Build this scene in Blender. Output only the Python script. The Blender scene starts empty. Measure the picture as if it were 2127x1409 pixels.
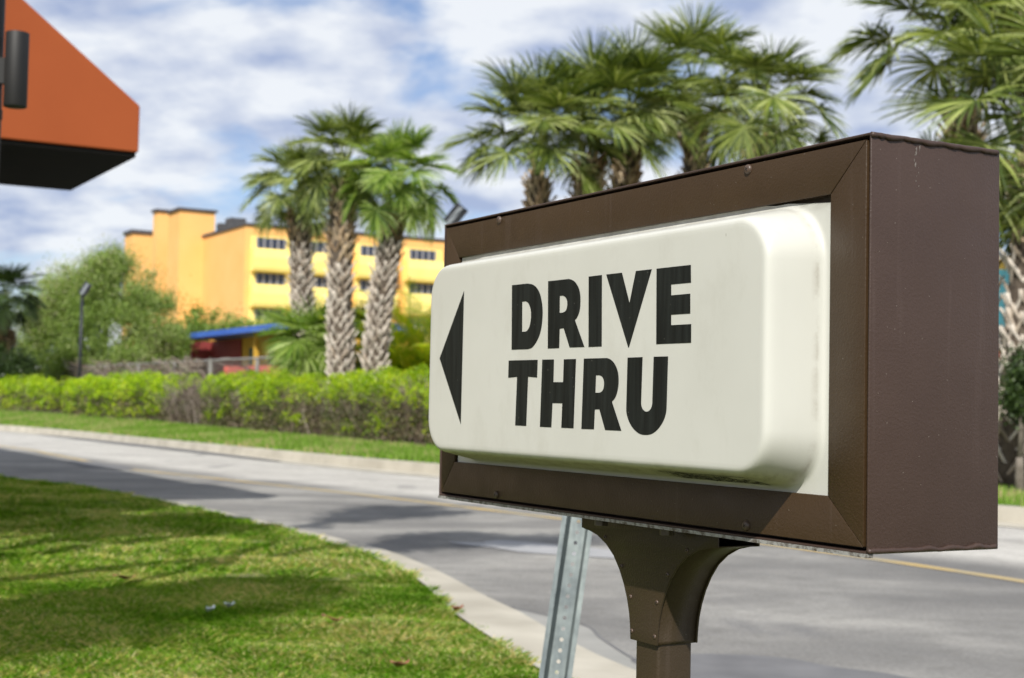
import bpy, bmesh, math, random
import numpy as np
from mathutils import Vector, noise as mnoise
random.seed(7); rng = np.random.default_rng(7)
scene = bpy.context.scene
C = scene.collection
R = math.radians

# ------------------------------------------------------------------ camera
FPX, PITCH, ROLL, YAW = 3036.5, 0.04672, 0.01986, 0.51581
CAMH = 1.0
U0 = np.array([0, -math.sin(PITCH), math.cos(PITCH)]); FW = np.array([0, math.cos(PITCH), math.sin(PITCH)]); X0 = np.array([1., 0, 0])
RV = X0*math.cos(ROLL) + U0*math.sin(ROLL); UV = U0*math.cos(ROLL) - X0*math.sin(ROLL)
cd = bpy.data.cameras.new('camera'); cam = bpy.data.objects.new('camera', cd); C.objects.link(cam)
from mathutils import Matrix
cam.matrix_world = Matrix(((RV[0], UV[0], -FW[0], 0), (RV[1], UV[1], -FW[1], 0), (RV[2], UV[2], -FW[2], CAMH), (0, 0, 0, 1)))
cd.sensor_fit = 'HORIZONTAL'; cd.sensor_width = 36.0; cd.lens = FPX/2127*36
cd.clip_start = 0.05; cd.clip_end = 3000
cd.dof.use_dof = True; cd.dof.focus_distance = 1.72; cd.dof.aperture_fstop = 9.6
scene.camera = cam
scene.view_settings.view_transform = 'Standard'; scene.view_settings.look = 'None'
scene.view_settings.gamma = 1; scene.view_settings.exposure = 0.22

# ------------------------------------------------------------------ sun and sky
SUNV = Vector((-0.278, -1.537, 1.42)).normalized()
sd = bpy.data.lights.new('sun', 'SUN'); so = bpy.data.objects.new('sun', sd); C.objects.link(so)
sd.energy = 5.0; sd.angle = R(0.53); sd.color = (1.0, 0.955, 0.88)
so.rotation_euler = SUNV.to_track_quat('Z', 'Y').to_euler()
w = bpy.data.worlds.new('World'); scene.world = w; w.use_nodes = True
nt = w.node_tree; nt.nodes.clear()
def N(nt, t, **k):
    n = nt.nodes.new(t)
    for a, b in k.items():
        if a == 'ins':
            for i, v in b.items(): n.inputs[i].default_value = v
        else: setattr(n, a, b)
    return n
def L(nt, a, b): nt.links.new(a, b)
def ramp(nt, fac, stops, interp='LINEAR'):
    r = N(nt, 'ShaderNodeValToRGB'); cr = r.color_ramp; cr.interpolation = interp
    while len(cr.elements) < len(stops): cr.elements.new(0.5)
    for e, (p, c) in zip(cr.elements, stops):
        e.position = p; e.color = (c, c, c, 1) if isinstance(c, (int, float)) else (*c, 1)
    L(nt, fac, r.inputs[0]); return r
def mix(nt, fac, a, b, mode='MIX'):
    m = N(nt, 'ShaderNodeMix', data_type='RGBA', blend_type=mode)
    for s, i in ((fac, 0), (a, 6), (b, 7)):
        if isinstance(s, (int, float)): m.inputs[i].default_value = s
        elif isinstance(s, tuple): m.inputs[i].default_value = (*s, 1)
        else: L(nt, s, m.inputs[i])
    return m.outputs[2]
sky = N(nt, 'ShaderNodeTexSky', sky_type='NISHITA', sun_disc=False)
sky.sun_elevation = math.asin(SUNV.z); sky.sun_rotation = math.atan2(SUNV.x, SUNV.y) % (2*math.pi)
sky.air_density = 1.0; sky.dust_density = 0.4; sky.ozone_density = 2.0
bg1 = N(nt, 'ShaderNodeBackground'); bg1.inputs[1].default_value = 0.092
blue = mix(nt, 1.0, sky.outputs[0], (1.0, 1.0, 1.12), 'MULTIPLY')
L(nt, blue, bg1.inputs[0])
tc = N(nt, 'ShaderNodeTexCoord'); sx = N(nt, 'ShaderNodeSeparateXYZ'); L(nt, tc.outputs['Generated'], sx.inputs[0])
# clouds: noise stretched along the horizon, compressed in height
mz = N(nt, 'ShaderNodeMath', operation='ADD'); L(nt, sx.outputs[2], mz.inputs[0]); mz.inputs[1].default_value = 0.24
dx = N(nt, 'ShaderNodeMath', operation='DIVIDE'); L(nt, sx.outputs[0], dx.inputs[0]); L(nt, mz.outputs[0], dx.inputs[1])
dy = N(nt, 'ShaderNodeMath', operation='DIVIDE'); L(nt, sx.outputs[1], dy.inputs[0]); L(nt, mz.outputs[0], dy.inputs[1])
cx = N(nt, 'ShaderNodeCombineXYZ'); L(nt, dx.outputs[0], cx.inputs[0]); L(nt, dy.outputs[0], cx.inputs[1]); cx.inputs[2].default_value = 3.7
mp = N(nt, 'ShaderNodeMapping'); L(nt, cx.outputs[0], mp.inputs[0]); mp.inputs['Rotation'].default_value = (0, 0, R(12)); mp.inputs['Location'].default_value = (1.2, 0.75, 0)
n1 = N(nt, 'ShaderNodeTexNoise', ins={'Scale': 2.7, 'Detail': 6.0, 'Roughness': 0.52, 'Distortion': 0.25}); L(nt, mp.outputs[0], n1.inputs[0])
n2 = N(nt, 'ShaderNodeTexNoise', ins={'Scale': 6.0, 'Detail': 5.0, 'Roughness': 0.5}); L(nt, mp.outputs[0], n2.inputs[0])
cov = ramp(nt, n1.outputs[0], [(0.34, 0.04), (0.49, 1.0)]); cov.color_ramp.interpolation = 'EASE'
tone = ramp(nt, n2.outputs[0], [(0.32, (0.42, 0.50, 0.71)), (0.58, (0.93, 0.96, 1.0))])
bg2 = N(nt, 'ShaderNodeBackground'); L(nt, tone.outputs[0], bg2.inputs[0]); bg2.inputs[1].default_value = 0.84
ms = N(nt, 'ShaderNodeMixShader'); cv = N(nt, 'ShaderNodeMath', operation='MULTIPLY'); L(nt, cov.outputs[0], cv.inputs[0]); cv.inputs[1].default_value = 0.93
L(nt, cv.outputs[0], ms.inputs[0]); L(nt, bg1.outputs[0], ms.inputs[1]); L(nt, bg2.outputs[0], ms.inputs[2])
ow = N(nt, 'ShaderNodeOutputWorld'); L(nt, ms.outputs[0], ow.inputs[0])

# ------------------------------------------------------------------ measuring helpers: photo pixel -> point at a given depth or height
def ray(x, y): return FW + RV*(x-1063.5)/FPX - UV*(y-704.5)/FPX
CO = np.array([0, 0, CAMH])
def at(x, y, Y):
    v = ray(x, y); return CO + v*(Y/v[1])
def gp(x, y, z=0.0):
    v = ray(x, y); return CO + v*((z-CAMH)/v[2])
D1 = np.array([-math.sin(YAW), math.cos(YAW), 0]); D2 = np.array([math.cos(YAW), math.sin(YAW), 0]); ZZ = np.array([0, 0, 1.])
def onplane(x, y, P0, n):
    v = ray(x, y); return CO + v*(((P0-CO)@n)/(v@n))

# ------------------------------------------------------------------ object helpers
def tag(o, label=None, cat=None, group=None, kind=None):
    if label: o['label'] = label
    if cat: o['category'] = cat
    if group: o['group'] = group
    if kind: o['kind'] = kind
    return o
def empty(name, loc, label, cat, group=None, rz=0):
    o = bpy.data.objects.new(name, None); C.objects.link(o); o.location = tuple(loc); o.rotation_euler = (0, 0, rz)
    o.empty_display_size = 0.1
    return tag(o, label, cat, group)
def npmesh(name, V, F, mat, parent=None, smooth=False, loc=None):
    """V (n,3) array in world coords; F list of index lists, or (m,k) array"""
    V = np.asarray(V, dtype=np.float64)
    off = np.zeros(3) if loc is None else np.array(loc, float)
    if loc is None:
        q = parent
        while q is not None: off = off + np.array(q.location); q = q.parent
    Vl = V - off
    me = bpy.data.meshes.new(name)
    if isinstance(F, np.ndarray):
        m, k = F.shape
        me.vertices.add(len(Vl)); me.vertices.foreach_set('co', Vl.ravel())
        me.loops.add(m*k); me.loops.foreach_set('vertex_index', F.ravel().astype(np.int32))
        me.polygons.add(m); me.polygons.foreach_set('loop_start', np.arange(0, m*k, k, dtype=np.int32))
        me.update(calc_edges=True)
    else:
        me.from_pydata([tuple(v) for v in Vl], [], F); me.update()
    if smooth: me.polygons.foreach_set('use_smooth', [True]*len(me.polygons))
    if mat: me.materials.append(mat)
    o = bpy.data.objects.new(name, me); C.objects.link(o)
    if parent is not None: o.parent = parent
    elif loc is not None: o.location = tuple(loc)
    return o
class MB:
    def __init__(s): s.v = []; s.f = []
    def add(s, V, F):
        b = len(s.v); s.v += [tuple(map(float, p)) for p in V]; s.f += [[b+i for i in f] for f in F]; return s
    def obox(s, o, a, b, c):
        """box from corner o with edge vectors a, b, c"""
        o, a, b, c = map(np.asarray, (o, a, b, c)); V = [o, o+a, o+a+b, o+b, o+c, o+a+c, o+a+b+c, o+b+c]
        return s.add(V, [[0, 3, 2, 1], [4, 5, 6, 7], [0, 1, 5, 4], [1, 2, 6, 5], [2, 3, 7, 6], [3, 0, 4, 7]])
    def prism(s, pts, ext):
        pts = [np.asarray(p, float) for p in pts]; ext = np.asarray(ext, float); n = len(pts)
        return s.add(pts + [p+ext for p in pts], [list(range(n))[::-1], list(range(n, 2*n))] + [[i, (i+1) % n, n+(i+1) % n, n+i] for i in range(n)])
    def tube(s, pts, rad, n=8, cap=True):
        pts = [np.asarray(p, float) for p in pts]; rad = rad if hasattr(rad, '__len__') else [rad]*len(pts); b = len(s.v)
        for i, p in enumerate(pts):
            t = pts[min(i+1, len(pts)-1)] - pts[max(i-1, 0)]; t = t/(np.linalg.norm(t)+1e-9)
            a = np.cross(t, [0, 0, 1.] if abs(t[2]) < .9 else [1., 0, 0]); a /= np.linalg.norm(a); c = np.cross(t, a)
            for k in range(n):
                q = 2*math.pi*k/n; s.v.append(tuple(p + rad[i]*(a*math.cos(q) + c*math.sin(q))))
        for i in range(len(pts)-1):
            for k in range(n): s.f.append([b+i*n+k, b+i*n+(k+1) % n, b+(i+1)*n+(k+1) % n, b+(i+1)*n+k])
        if cap: s.f.append([b+k for k in range(n)][::-1]); s.f.append([b+(len(pts)-1)*n+k for k in range(n)])
        return s
    def build(s, name, mat, parent=None, smooth=False, loc=None, bevel=0, seg=2, angle=None):
        o = npmesh(name, np.array(s.v), s.f, mat, parent, smooth, loc)
        bm = bmesh.new(); bm.from_mesh(o.data); bmesh.ops.recalc_face_normals(bm, faces=bm.faces)
        if bevel:
            es = [e for e in bm.edges if len(e.link_faces) == 2 and e.calc_face_angle(0) > R(25)]
            bmesh.ops.bevel(bm, geom=es, offset=bevel, segments=seg, profile=0.5, affect='EDGES', clamp_overlap=True)
        bm.to_mesh(o.data); bm.free()
        if angle is not None: sharp(o.data, angle)
        return o
def sharp(me, ang=35):
    me.polygons.foreach_set('use_smooth', [True]*len(me.polygons)); me.set_sharp_from_angle(angle=R(ang))

# ------------------------------------------------------------------ materials
def mat(name):
    m = bpy.data.materials.new(name); m.use_nodes = True; t = m.node_tree; t.nodes.clear()
    p = N(t, 'ShaderNodeBsdfPrincipled'); o = N(t, 'ShaderNodeOutputMaterial'); L(t, p.outputs[0], o.inputs[0])
    return m, t, p
def setc(t, p, col, key='Base Color'):
    if isinstance(col, tuple): p.inputs[key].default_value = (*col, 1)
    else: L(t, col, p.inputs[key])
def objco(t, scale=(1, 1, 1)):
    c = N(t, 'ShaderNodeTexCoord'); m = N(t, 'ShaderNodeMapping'); L(t, c.outputs['Object'], m.inputs[0]); m.inputs['Scale'].default_value = scale
    return m.outputs[0]
def nz(t, co, scale, detail=3, rough=0.5, dist=0):
    n = N(t, 'ShaderNodeTexNoise', ins={'Scale': scale, 'Detail': detail, 'Roughness': rough, 'Distortion': dist}); L(t, co, n.inputs[0]); return n.outputs[0]
def bump(t, p, h, strength, dist):
    b = N(t, 'ShaderNodeBump', ins={'Strength': strength, 'Distance': dist}); L(t, h, b.inputs['Height']); L(t, b.outputs[0], p.inputs['Normal']); return b
def simple(name, c1, c2=None, scale=4, rough=0.6, metal=0, bstr=0, bscale=None, bdist=0.005, spec=0.5, detail=4):
    m, t, p = mat(name); co = objco(t)
    if c2: setc(t, p, ramp(t, nz(t, co, scale, detail), [(0.3, c1), (0.7, c2)]).outputs[0])
    else: setc(t, p, c1)
    p.inputs['Roughness'].default_value = rough; p.inputs['Metallic'].default_value = metal; p.inputs['Specular IOR Level'].default_value = spec
    if bstr: bump(t, p, nz(t, co, bscale or scale*4, 4), bstr, bdist)
    return m
def leafmat(name, cols, trans=0.35, rough=0.5, scale=None, spec=0.4):
    """cols: colour stops, one picked per leaf (Random Per Island)"""
    m, t, p = mat(name); g = N(t, 'ShaderNodeNewGeometry')
    st = [(i/(len(cols)-1), c) for i, c in enumerate(cols)]
    src = g.outputs['Random Per Island']
    if scale:
        a = N(t, 'ShaderNodeMath', operation='MULTIPLY_ADD'); L(t, nz(t, objco(t), scale, 3), a.inputs[0]); a.inputs[1].default_value = 1.6; a.inputs[2].default_value = -0.8
        b = N(t, 'ShaderNodeMath', operation='ADD', use_clamp=True); L(t, src, b.inputs[0]); L(t, a.outputs[0], b.inputs[1]); src = b.outputs[0]
    col = ramp(t, src, st).outputs[0]
    L(t, col, p.inputs['Base Color']); p.inputs['Roughness'].default_value = rough; p.inputs['Specular IOR Level'].default_value = spec
    tr = N(t, 'ShaderNodeBsdfTranslucent'); tcol = mix(t, 1.0, col, (1.35, 1.35, 0.55), 'MULTIPLY'); L(t, tcol, tr.inputs[0])
    mx = N(t, 'ShaderNodeMixShader'); mx.inputs[0].default_value = trans; L(t, p.outputs[0], mx.inputs[1]); L(t, tr.outputs[0], mx.inputs[2])
    o = [n for n in t.nodes if n.type == 'OUTPUT_MATERIAL'][0]; L(t, mx.outputs[0], o.inputs[0])
    return m
def brown_paint(name, c1, c2, streak=None):
    m, t, p = mat(name); co = objco(t)
    base = ramp(t, nz(t, co, 9, 5, 0.6), [(0.3, c1), (0.7, c2)]).outputs[0]
    v = N(t, 'ShaderNodeTexVoronoi', ins={'Scale': 170.0}); L(t, co, v.inputs[0])
    sp = ramp(t, v.outputs['Distance'], [(0.0, 1.0), (0.055, 1.0), (0.075, 0.0)]).outputs[0]
    keep = ramp(t, v.outputs['Color'], [(0.70, 0.0), (0.74, 1.0)], 'CONSTANT').outputs[0]
    f = N(t, 'ShaderNodeMath', operation='MULTIPLY'); L(t, sp, f.inputs[0]); L(t, keep, f.inputs[1])
    f2 = N(t, 'ShaderNodeMath', operation='MULTIPLY'); L(t, f.outputs[0], f2.inputs[0]); f2.inputs[1].default_value = 0.55
    c = mix(t, f2.outputs[0], base, (0.42, 0.38, 0.33))
    # faint vertical run marks
    rn = ramp(t, nz(t, objco(t, (55, 55, 2.2)), 1.0, 4, 0.6), [(0.60, 0.0), (0.78, 0.16)]).outputs[0]
    c = mix(t, rn, c, (0.16, 0.12, 0.11))
    setc(t, p, c)
    L(t, ramp(t, nz(t, co, 22, 4), [(0.3, 0.40), (0.7, 0.52)]).outputs[0], p.inputs['Roughness']); p.inputs['Specular IOR Level'].default_value = 0.38
    bump(t, p, nz(t, co, 360, 2, 0.6), 0.75, 0.0007)
    return m
M = {}
M['frame'] = brown_paint('brown_enamel', (0.037, 0.020, 0.008), (0.046, 0.026, 0.011))
M['case'] = brown_paint('dark_brown_enamel', (0.044, 0.026, 0.020), (0.054, 0.033, 0.026))
M['bracket'] = brown_paint('bracket_enamel', (0.034, 0.023, 0.012), (0.044, 0.030, 0.017))
M['screw'] = simple('painted_screw', (0.06, 0.038, 0.026), (0.09, 0.06, 0.045), 200, 0.4)
M['bolt'] = simple('zinc_bolt', (0.07, 0.055, 0.05), (0.13, 0.11, 0.10), 120, 0.5, 0.4)
M['dark'] = simple('cavity_dark', (0.012, 0.010, 0.009), rough=0.8)
M['cavity'] = simple('cavity_brown', (0.045, 0.032, 0.025), (0.075, 0.055, 0.045), 60, rough=0.8)
def worn():
    m, t, p = mat('worn_edge'); co = objco(t)
    f = ramp(t, nz(t, co, 130, 5, 0.7), [(0.36, 0.0), (0.56, 1.0)]).outputs[0]
    setc(t, p, mix(t, f, (0.06, 0.045, 0.035), (0.30, 0.30, 0.29))); p.inputs['Roughness'].default_value = 0.5
    bump(t, p, nz(t, co, 300, 3), 0.6, 0.0008); return m
M['worn'] = worn()
def plastic():
    m, t, p = mat('cream_plastic'); co = objco(t)
    base = ramp(t, nz(t, co, 5, 4, 0.55), [(0.3, (0.592, 0.592, 0.540)), (0.7, (0.640, 0.640, 0.588))]).outputs[0]
    s = N(t, 'ShaderNodeSeparateXYZ'); tc_ = N(t, 'ShaderNodeTexCoord'); L(t, tc_.outputs['Object'], s.inputs[0])
    # algae film on the lowest centimetres, running in streaks
    st = nz(t, objco(t, (14, 14, 60)), 1.0, 5, 0.65)
    a = N(t, 'ShaderNodeMath', operation='MULTIPLY_ADD'); L(t, st, a.inputs[0]); a.inputs[1].default_value = 0.016; L(t, s.outputs[2], a.inputs[2])
    base0 = base
    fb = ramp(t, a.outputs[0], [(0.0, 1.0), (0.0775, 1.0), (0.087, 0.0)]).outputs[0]
    base = mix(t, fb, base, mix(t, ramp(t, nz(t, objco(t, (60, 25, 30)), 1.0, 4, 0.7), [(0.45, 0.0), (0.62, 0.75)]).outputs[0], (0.56, 0.57, 0.43), (0.36, 0.36, 0.25)))
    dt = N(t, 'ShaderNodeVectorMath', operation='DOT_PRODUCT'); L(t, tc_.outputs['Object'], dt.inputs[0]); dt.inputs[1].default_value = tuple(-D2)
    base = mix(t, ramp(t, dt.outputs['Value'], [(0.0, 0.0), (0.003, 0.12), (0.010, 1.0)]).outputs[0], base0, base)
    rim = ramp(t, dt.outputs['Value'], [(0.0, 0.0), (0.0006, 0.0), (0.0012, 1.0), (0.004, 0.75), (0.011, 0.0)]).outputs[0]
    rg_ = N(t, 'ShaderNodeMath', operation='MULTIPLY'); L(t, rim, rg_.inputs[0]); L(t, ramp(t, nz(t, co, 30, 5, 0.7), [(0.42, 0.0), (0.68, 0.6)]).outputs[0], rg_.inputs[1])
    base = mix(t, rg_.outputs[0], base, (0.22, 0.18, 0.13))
    cl = ramp(t, nz(t, objco(t, (9, 9, 5)), 1.0, 6, 0.72), [(0.52, 0.0), (0.72, 0.22)]).outputs[0]
    base = mix(t, cl, base, (0.36, 0.34, 0.27))
    # grime on top ledge
    ft = ramp(t, a.outputs[0], [(0.354, 0.0), (0.366, 0.55)]).outputs[0]
    gr = N(t, 'ShaderNodeMath', operation='MULTIPLY'); L(t, ft, gr.inputs[0]); L(t, ramp(t, nz(t, objco(t, (20, 20, 60)), 1, 5, 0.7), [(0.4, 0.1), (0.65, 1.0)]).outputs[0], gr.inputs[1])
    base = mix(t, gr.outputs[0], base, (0.28, 0.26, 0.22))
    # scuffs
    v = N(t, 'ShaderNodeTexVoronoi', ins={'Scale': 55.0}); L(t, objco(t, (1, 1, 0.4)), v.inputs[0])
    sp = ramp(t, v.outputs['Distance'], [(0.0, 1.0), (0.03, 1.0), (0.05, 0.0)]).outputs[0]
    kp = ramp(t, v.outputs['Color'], [(0.74, 0.0), (0.76, 0.55)], 'CONSTANT').outputs[0]
    f = N(t, 'ShaderNodeMath', operation='MULTIPLY'); L(t, sp, f.inputs[0]); L(t, kp, f.inputs[1])
    base = mix(t, f.outputs[0], base, (0.25, 0.23, 0.18))
    rn = ramp(t, nz(t, objco(t, (70, 70, 5)), 1.0, 4, 0.6), [(0.60, 0.0), (0.78, 0.07)]).outputs[0]
    base = mix(t, rn, base, (0.45, 0.45, 0.38))
    setc(t, p, base); p.inputs['Roughness'].default_value = 0.38; p.inputs['Specular IOR Level'].default_value = 0.45
    bump(t, p, nz(t, co, 25, 2), 0.04, 0.003)
    tr = N(t, 'ShaderNodeBsdfTranslucent'); L(t, base, tr.inputs[0]); mx = N(t, 'ShaderNodeMixShader'); mx.inputs[0].default_value = 0.15
    L(t, p.outputs[0], mx.inputs[1]); L(t, tr.outputs[0], mx.inputs[2]); o = [n_ for n_ in t.nodes if n_.type == 'OUTPUT_MATERIAL'][0]; L(t, mx.outputs[0], o.inputs[0])
    return m
M['plastic'] = plastic()
def vinyl():
    m, t, p = mat('black_vinyl'); co = objco(t)
    c = ramp(t, nz(t, objco(t, (120, 120, 6)), 1, 4, 0.6), [(0.35, (0.007, 0.008, 0.007)), (0.72, (0.018, 0.021, 0.019))]).outputs[0]
    v = N(t, 'ShaderNodeTexVoronoi', ins={'Scale': 130.0}); L(t, co, v.inputs[0])
    f = N(t, 'ShaderNodeMath', operation='MULTIPLY'); L(t, ramp(t, v.outputs['Distance'], [(0.0, 0.5), (0.06, 0.5), (0.09, 0.0)]).outputs[0], f.inputs[0]); L(t, ramp(t, v.outputs['Color'], [(0.66, 0.0), (0.7, 1.0)], 'CONSTANT').outputs[0], f.inputs[1])
    setc(t, p, mix(t, f.outputs[0], c, (0.28, 0.27, 0.24))); p.inputs['Roughness'].default_value = 0.6; p.inputs['Specular IOR Level'].default_value = 0.15
    return m
M['vinyl'] = vinyl()
# ------------------------------------------------------------------ ground, road, kerbs
def smooth_line(P, n=8):
    P = [np.asarray(p, float) for p in P]; out = []
    for i in range(len(P)-1):
        a = P[i-1] if i else 2*P[0]-P[1]; b = P[i]; c = P[i+1]; d = P[i+2] if i+2 < len(P) else 2*P[-1]-P[-2]
        for k in range(n):
            s = k/n; out.append(.5*((2*b)+(c-a)*s+(2*a-5*b+4*c-d)*s*s+(3*b-a-3*c+d)*s**3))
    return np.array(out+[P[-1]])
def resample(P, n):
    d = np.r_[0, np.cumsum(np.linalg.norm(np.diff(P[:, :2], axis=0), axis=1))]; s = np.linspace(0, d[-1], n)
    return np.stack([np.interp(s, d, P[:, k]) for k in range(P.shape[1])], 1)
def strip(A, B, nx):
    """grid between polylines A and B (same length)"""
    n = len(A); V = np.array([A[i]*(1-t)+B[i]*t for i in range(n) for t in np.linspace(0, 1, nx)])
    F = np.array([[i*nx+j, i*nx+j+1, (i+1)*nx+j+1, (i+1)*nx+j] for i in range(n-1) for j in range(nx-1)])
    return V, F
def normals2(P):
    t = np.gradient(P[:, :2], axis=0); t /= np.linalg.norm(t, axis=1)[:, None]; return np.stack([-t[:, 1], t[:, 0]], 1)
# far road edge (left far -> right near); points measured on the photograph
FAR = smooth_line([(-46, 78), (-30, 62), (-15.46, 44.39), (-8.02, 32.4), (-4.3, 26.2), (-1.9, 22.4), (0.2, 19.6), (2.5, 16.6), (4.76, 13.77), (9.5, 8.2), (17, 0.5), (30, -12)], 8)
NEARG = smooth_line([(-38, 50), (-20, 33), (-9.5, 22.3), (-6.17, 17.78), (-4.64, 15.96), (-2.8, 13.02), (-1.16, 10.0), (-0.55, 8.32), (-0.25, 6.87), (-0.02, 5.97), (0.11, 5.47), (0.52, 4.2), (1.4, 2.2), (3.2, -0.6), (9, -8)], 8)   # grass edge
NEARR = smooth_line([(-38, 50.1), (-20, 33.1), (-9.6, 22.6), (-6.28, 18.1), (-4.6, 16.15), (-2.75, 13.3), (-1.02, 10.2), (-0.50, 8.93), (-0.10, 7.5), (0.08, 6.91), (0.24, 6.23), (0.47, 5.51), (0.95, 4.5), (1.8, 2.6), (3.6, -0.2), (9.4, -7.7)], 8)   # outer edge of the kerb
n = 260
FARr = resample(FAR, n); NEARr = resample(NEARR, n); NEARg = resample(NEARG, n)
zc = lambda P, z: np.c_[P, np.full(len(P), z)] if np.isscalar(z) else np.c_[P, z]
def roadmat():
    m, t, p = mat('asphalt'); uv = N(t, 'ShaderNodeUVMap'); s = N(t, 'ShaderNodeSeparateXYZ'); L(t, uv.outputs[0], s.inputs[0]); co = objco(t)
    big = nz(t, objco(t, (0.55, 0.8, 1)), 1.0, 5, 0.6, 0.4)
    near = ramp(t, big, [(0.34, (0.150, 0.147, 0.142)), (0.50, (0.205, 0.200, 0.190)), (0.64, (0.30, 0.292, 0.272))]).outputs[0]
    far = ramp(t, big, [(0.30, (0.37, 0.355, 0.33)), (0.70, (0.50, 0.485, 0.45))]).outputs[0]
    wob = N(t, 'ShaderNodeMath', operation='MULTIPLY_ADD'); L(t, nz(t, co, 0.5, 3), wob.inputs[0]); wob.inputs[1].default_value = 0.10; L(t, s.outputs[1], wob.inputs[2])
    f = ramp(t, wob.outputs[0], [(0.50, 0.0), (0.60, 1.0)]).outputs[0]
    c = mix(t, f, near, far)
    # dark tyre tracks and tar patches
    tk = ramp(t, nz(t, objco(t, (0.9, 0.35, 1)), 1.3, 4, 0.55), [(0.60, 0.0), (0.68, 0.5)]).outputs[0]
    c = mix(t, tk, c, (0.13, 0.13, 0.135))
    c = mix(t, ramp(t, nz(t, objco(t, (1.0, 1.0, 1)), 6.0, 6, 0.75), [(0.50, 0.0), (0.64, 0.35)]).outputs[0], c, (0.12, 0.115, 0.105))
    g = ramp(t, nz(t, co, 45, 3, 0.7), [(0.25, 0.72), (0.75, 1.24)]).outputs[0]
    c = mix(t, 1.0, c, g, 'MULTIPLY'); setc(t, p, c); p.inputs['Roughness'].default_value = 0.8; p.inputs['Specular IOR Level'].default_value = 0.25
    bump(t, p, nz(t, co, 120, 2), 0.4, 0.004); return m
M['road'] = roadmat()
M['kerb'] = simple('concrete', (0.33, 0.305, 0.25), (0.46, 0.43, 0.36), 2.5, 0.85, 0, 0.3, 60, 0.003)
M['gutter'] = simple('gutter_concrete', (0.22, 0.22, 0.205), (0.30, 0.295, 0.275), 2.5, 0.85, 0, 0.3, 60, 0.003)
M['yellow'] = simple('worn_yellow_paint', (0.33, 0.29, 0.20), (0.52, 0.36, 0.11), 2.2, 0.7, detail=6)
M['tar'] = simple('tar', (0.10, 0.10, 0.105), (0.16, 0.16, 0.165), 3, 0.8)  # tar colour, also used for the painted shadow on the road
M['patch'] = simple('pale_patch', (0.27, 0.275, 0.285), (0.35, 0.35, 0.355), 3, 0.8)
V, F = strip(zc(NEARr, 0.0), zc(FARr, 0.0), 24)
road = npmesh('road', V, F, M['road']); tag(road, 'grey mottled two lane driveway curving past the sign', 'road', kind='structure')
ul = road.data.uv_layers.new(name='UVMap'); vi = np.empty(len(road.data.loops), dtype=np.int32); road.data.loops.foreach_get('vertex_index', vi)
uvs = np.stack([(vi//24)/float(n), (vi % 24)/23.0], 1); ul.data.foreach_set('uv', uvs.ravel().astype(np.float32))
# near kerb: low concrete strip, a few centimetres proud of the road
V, F = strip(zc(NEARg, 0.045), zc(NEARr, 0.035), 2)
NR2 = NEARr - normals2(NEARr)*(-0.02)
V2, F2 = strip(zc(NEARr, 0.035), zc(NR2, -0.02), 2)
kn = npmesh('kerb', np.r_[V, V2], np.r_[F, F2+len(V)], M['kerb']); tag(kn, 'pale flat concrete kerb along the near lawn', 'kerb', kind='structure')
# light concrete gutter pan next to the near kerb with a crack line
gA = smooth_line([(-0.05, 7.35), (0.1, 6.88), (0.24, 6.23), (0.47, 5.51), (0.95, 4.5), (1.8, 2.6)], 6)
gB = smooth_line([(0.02, 7.35), (0.36, 6.80), (0.43, 6.35), (0.62, 5.60), (1.15, 4.7), (2.05, 2.8)], 6)
V, F = strip(zc(gA, 0.004), zc(gB, 0.004), 3); o = npmesh('gutter', V, F, M['gutter']); tag(o, 'pale concrete gutter pan between near kerb and asphalt', 'gutter', kind='structure')
gB2 = gB + normals2(gB)*-0.02; V, F = strip(zc(gB, 0.006), zc(gB+normals2(gB)*-0.014, 0.006), 2); o = npmesh('joint', V, F, M['tar']); tag(o, 'dark joint line between gutter pan and asphalt', 'joint', kind='structure')
# yellow centre line
YL = smooth_line([(-30, 55), (-18, 41), (-10.13, 29.6), (-8.3, 26.4), (-6.7, 23.4)], 6)
YL2 = smooth_line([(-5.4, 21.0), (-4.02, 19.28), (-2.27, 17.08), (-1.02, 15.4), (0.45, 13.3), (1.91, 11.22), (2.78, 9.70), (3.35, 8.5), (4.6, 5.6), (7, 0)], 8)
for k, yl in enumerate((YL, YL2)):
    nn = normals2(yl)*0.055; V, F = strip(zc(yl+nn, 0.004), zc(yl-nn, 0.004), 2); o = npmesh('centre_line', V, F, M['yellow'])
    tag(o, ['faded yellow centre line far up the road', 'worn yellow centre line running under the sign'][k], 'road marking', kind='structure')
def blob(name, ctr, rx, ry, ang, m, z, label, sd_=1, w=0.25):
    a = np.linspace(0, 2*math.pi, 48, endpoint=False); rr = 1+w*np.array([mnoise.noise(Vector((math.cos(q)*1.5, math.sin(q)*1.5, sd_))) for q in a])
    x = rx*np.cos(a)*rr; y = ry*np.sin(a)*rr; ca, sa = math.cos(ang), math.sin(ang)
    V = np.c_[ctr[0]+x*ca-y*sa, ctr[1]+x*sa+y*ca, np.full(48, z)]
    o = npmesh(name, V, [list(range(48))], m); return tag(o, label, 'road stain', kind='structure')
q = gp(205, 967); blob('tar_and_shade_patch', q, 1.5, 0.30, R(-60), M['tar'], 0.008, 'dark tar patch in the gap of the yellow line', 3)
q = gp(1140, 1142); blob('pale_patch', q, 0.95, 0.28, R(-38), M['patch'], 0.005, 'pale scuffed patch on the road behind the steel post', 5, 0.6)
q = gp(1585, 1400); blob('tar_and_shade_patch', q, 0.55, 0.34, R(-25), M['tar'], 0.005, 'rounded shadow painted dark on the road right of the sign post', 9)  # cast shadow on the asphalt, drawn as a patch in the tar colour

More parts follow.
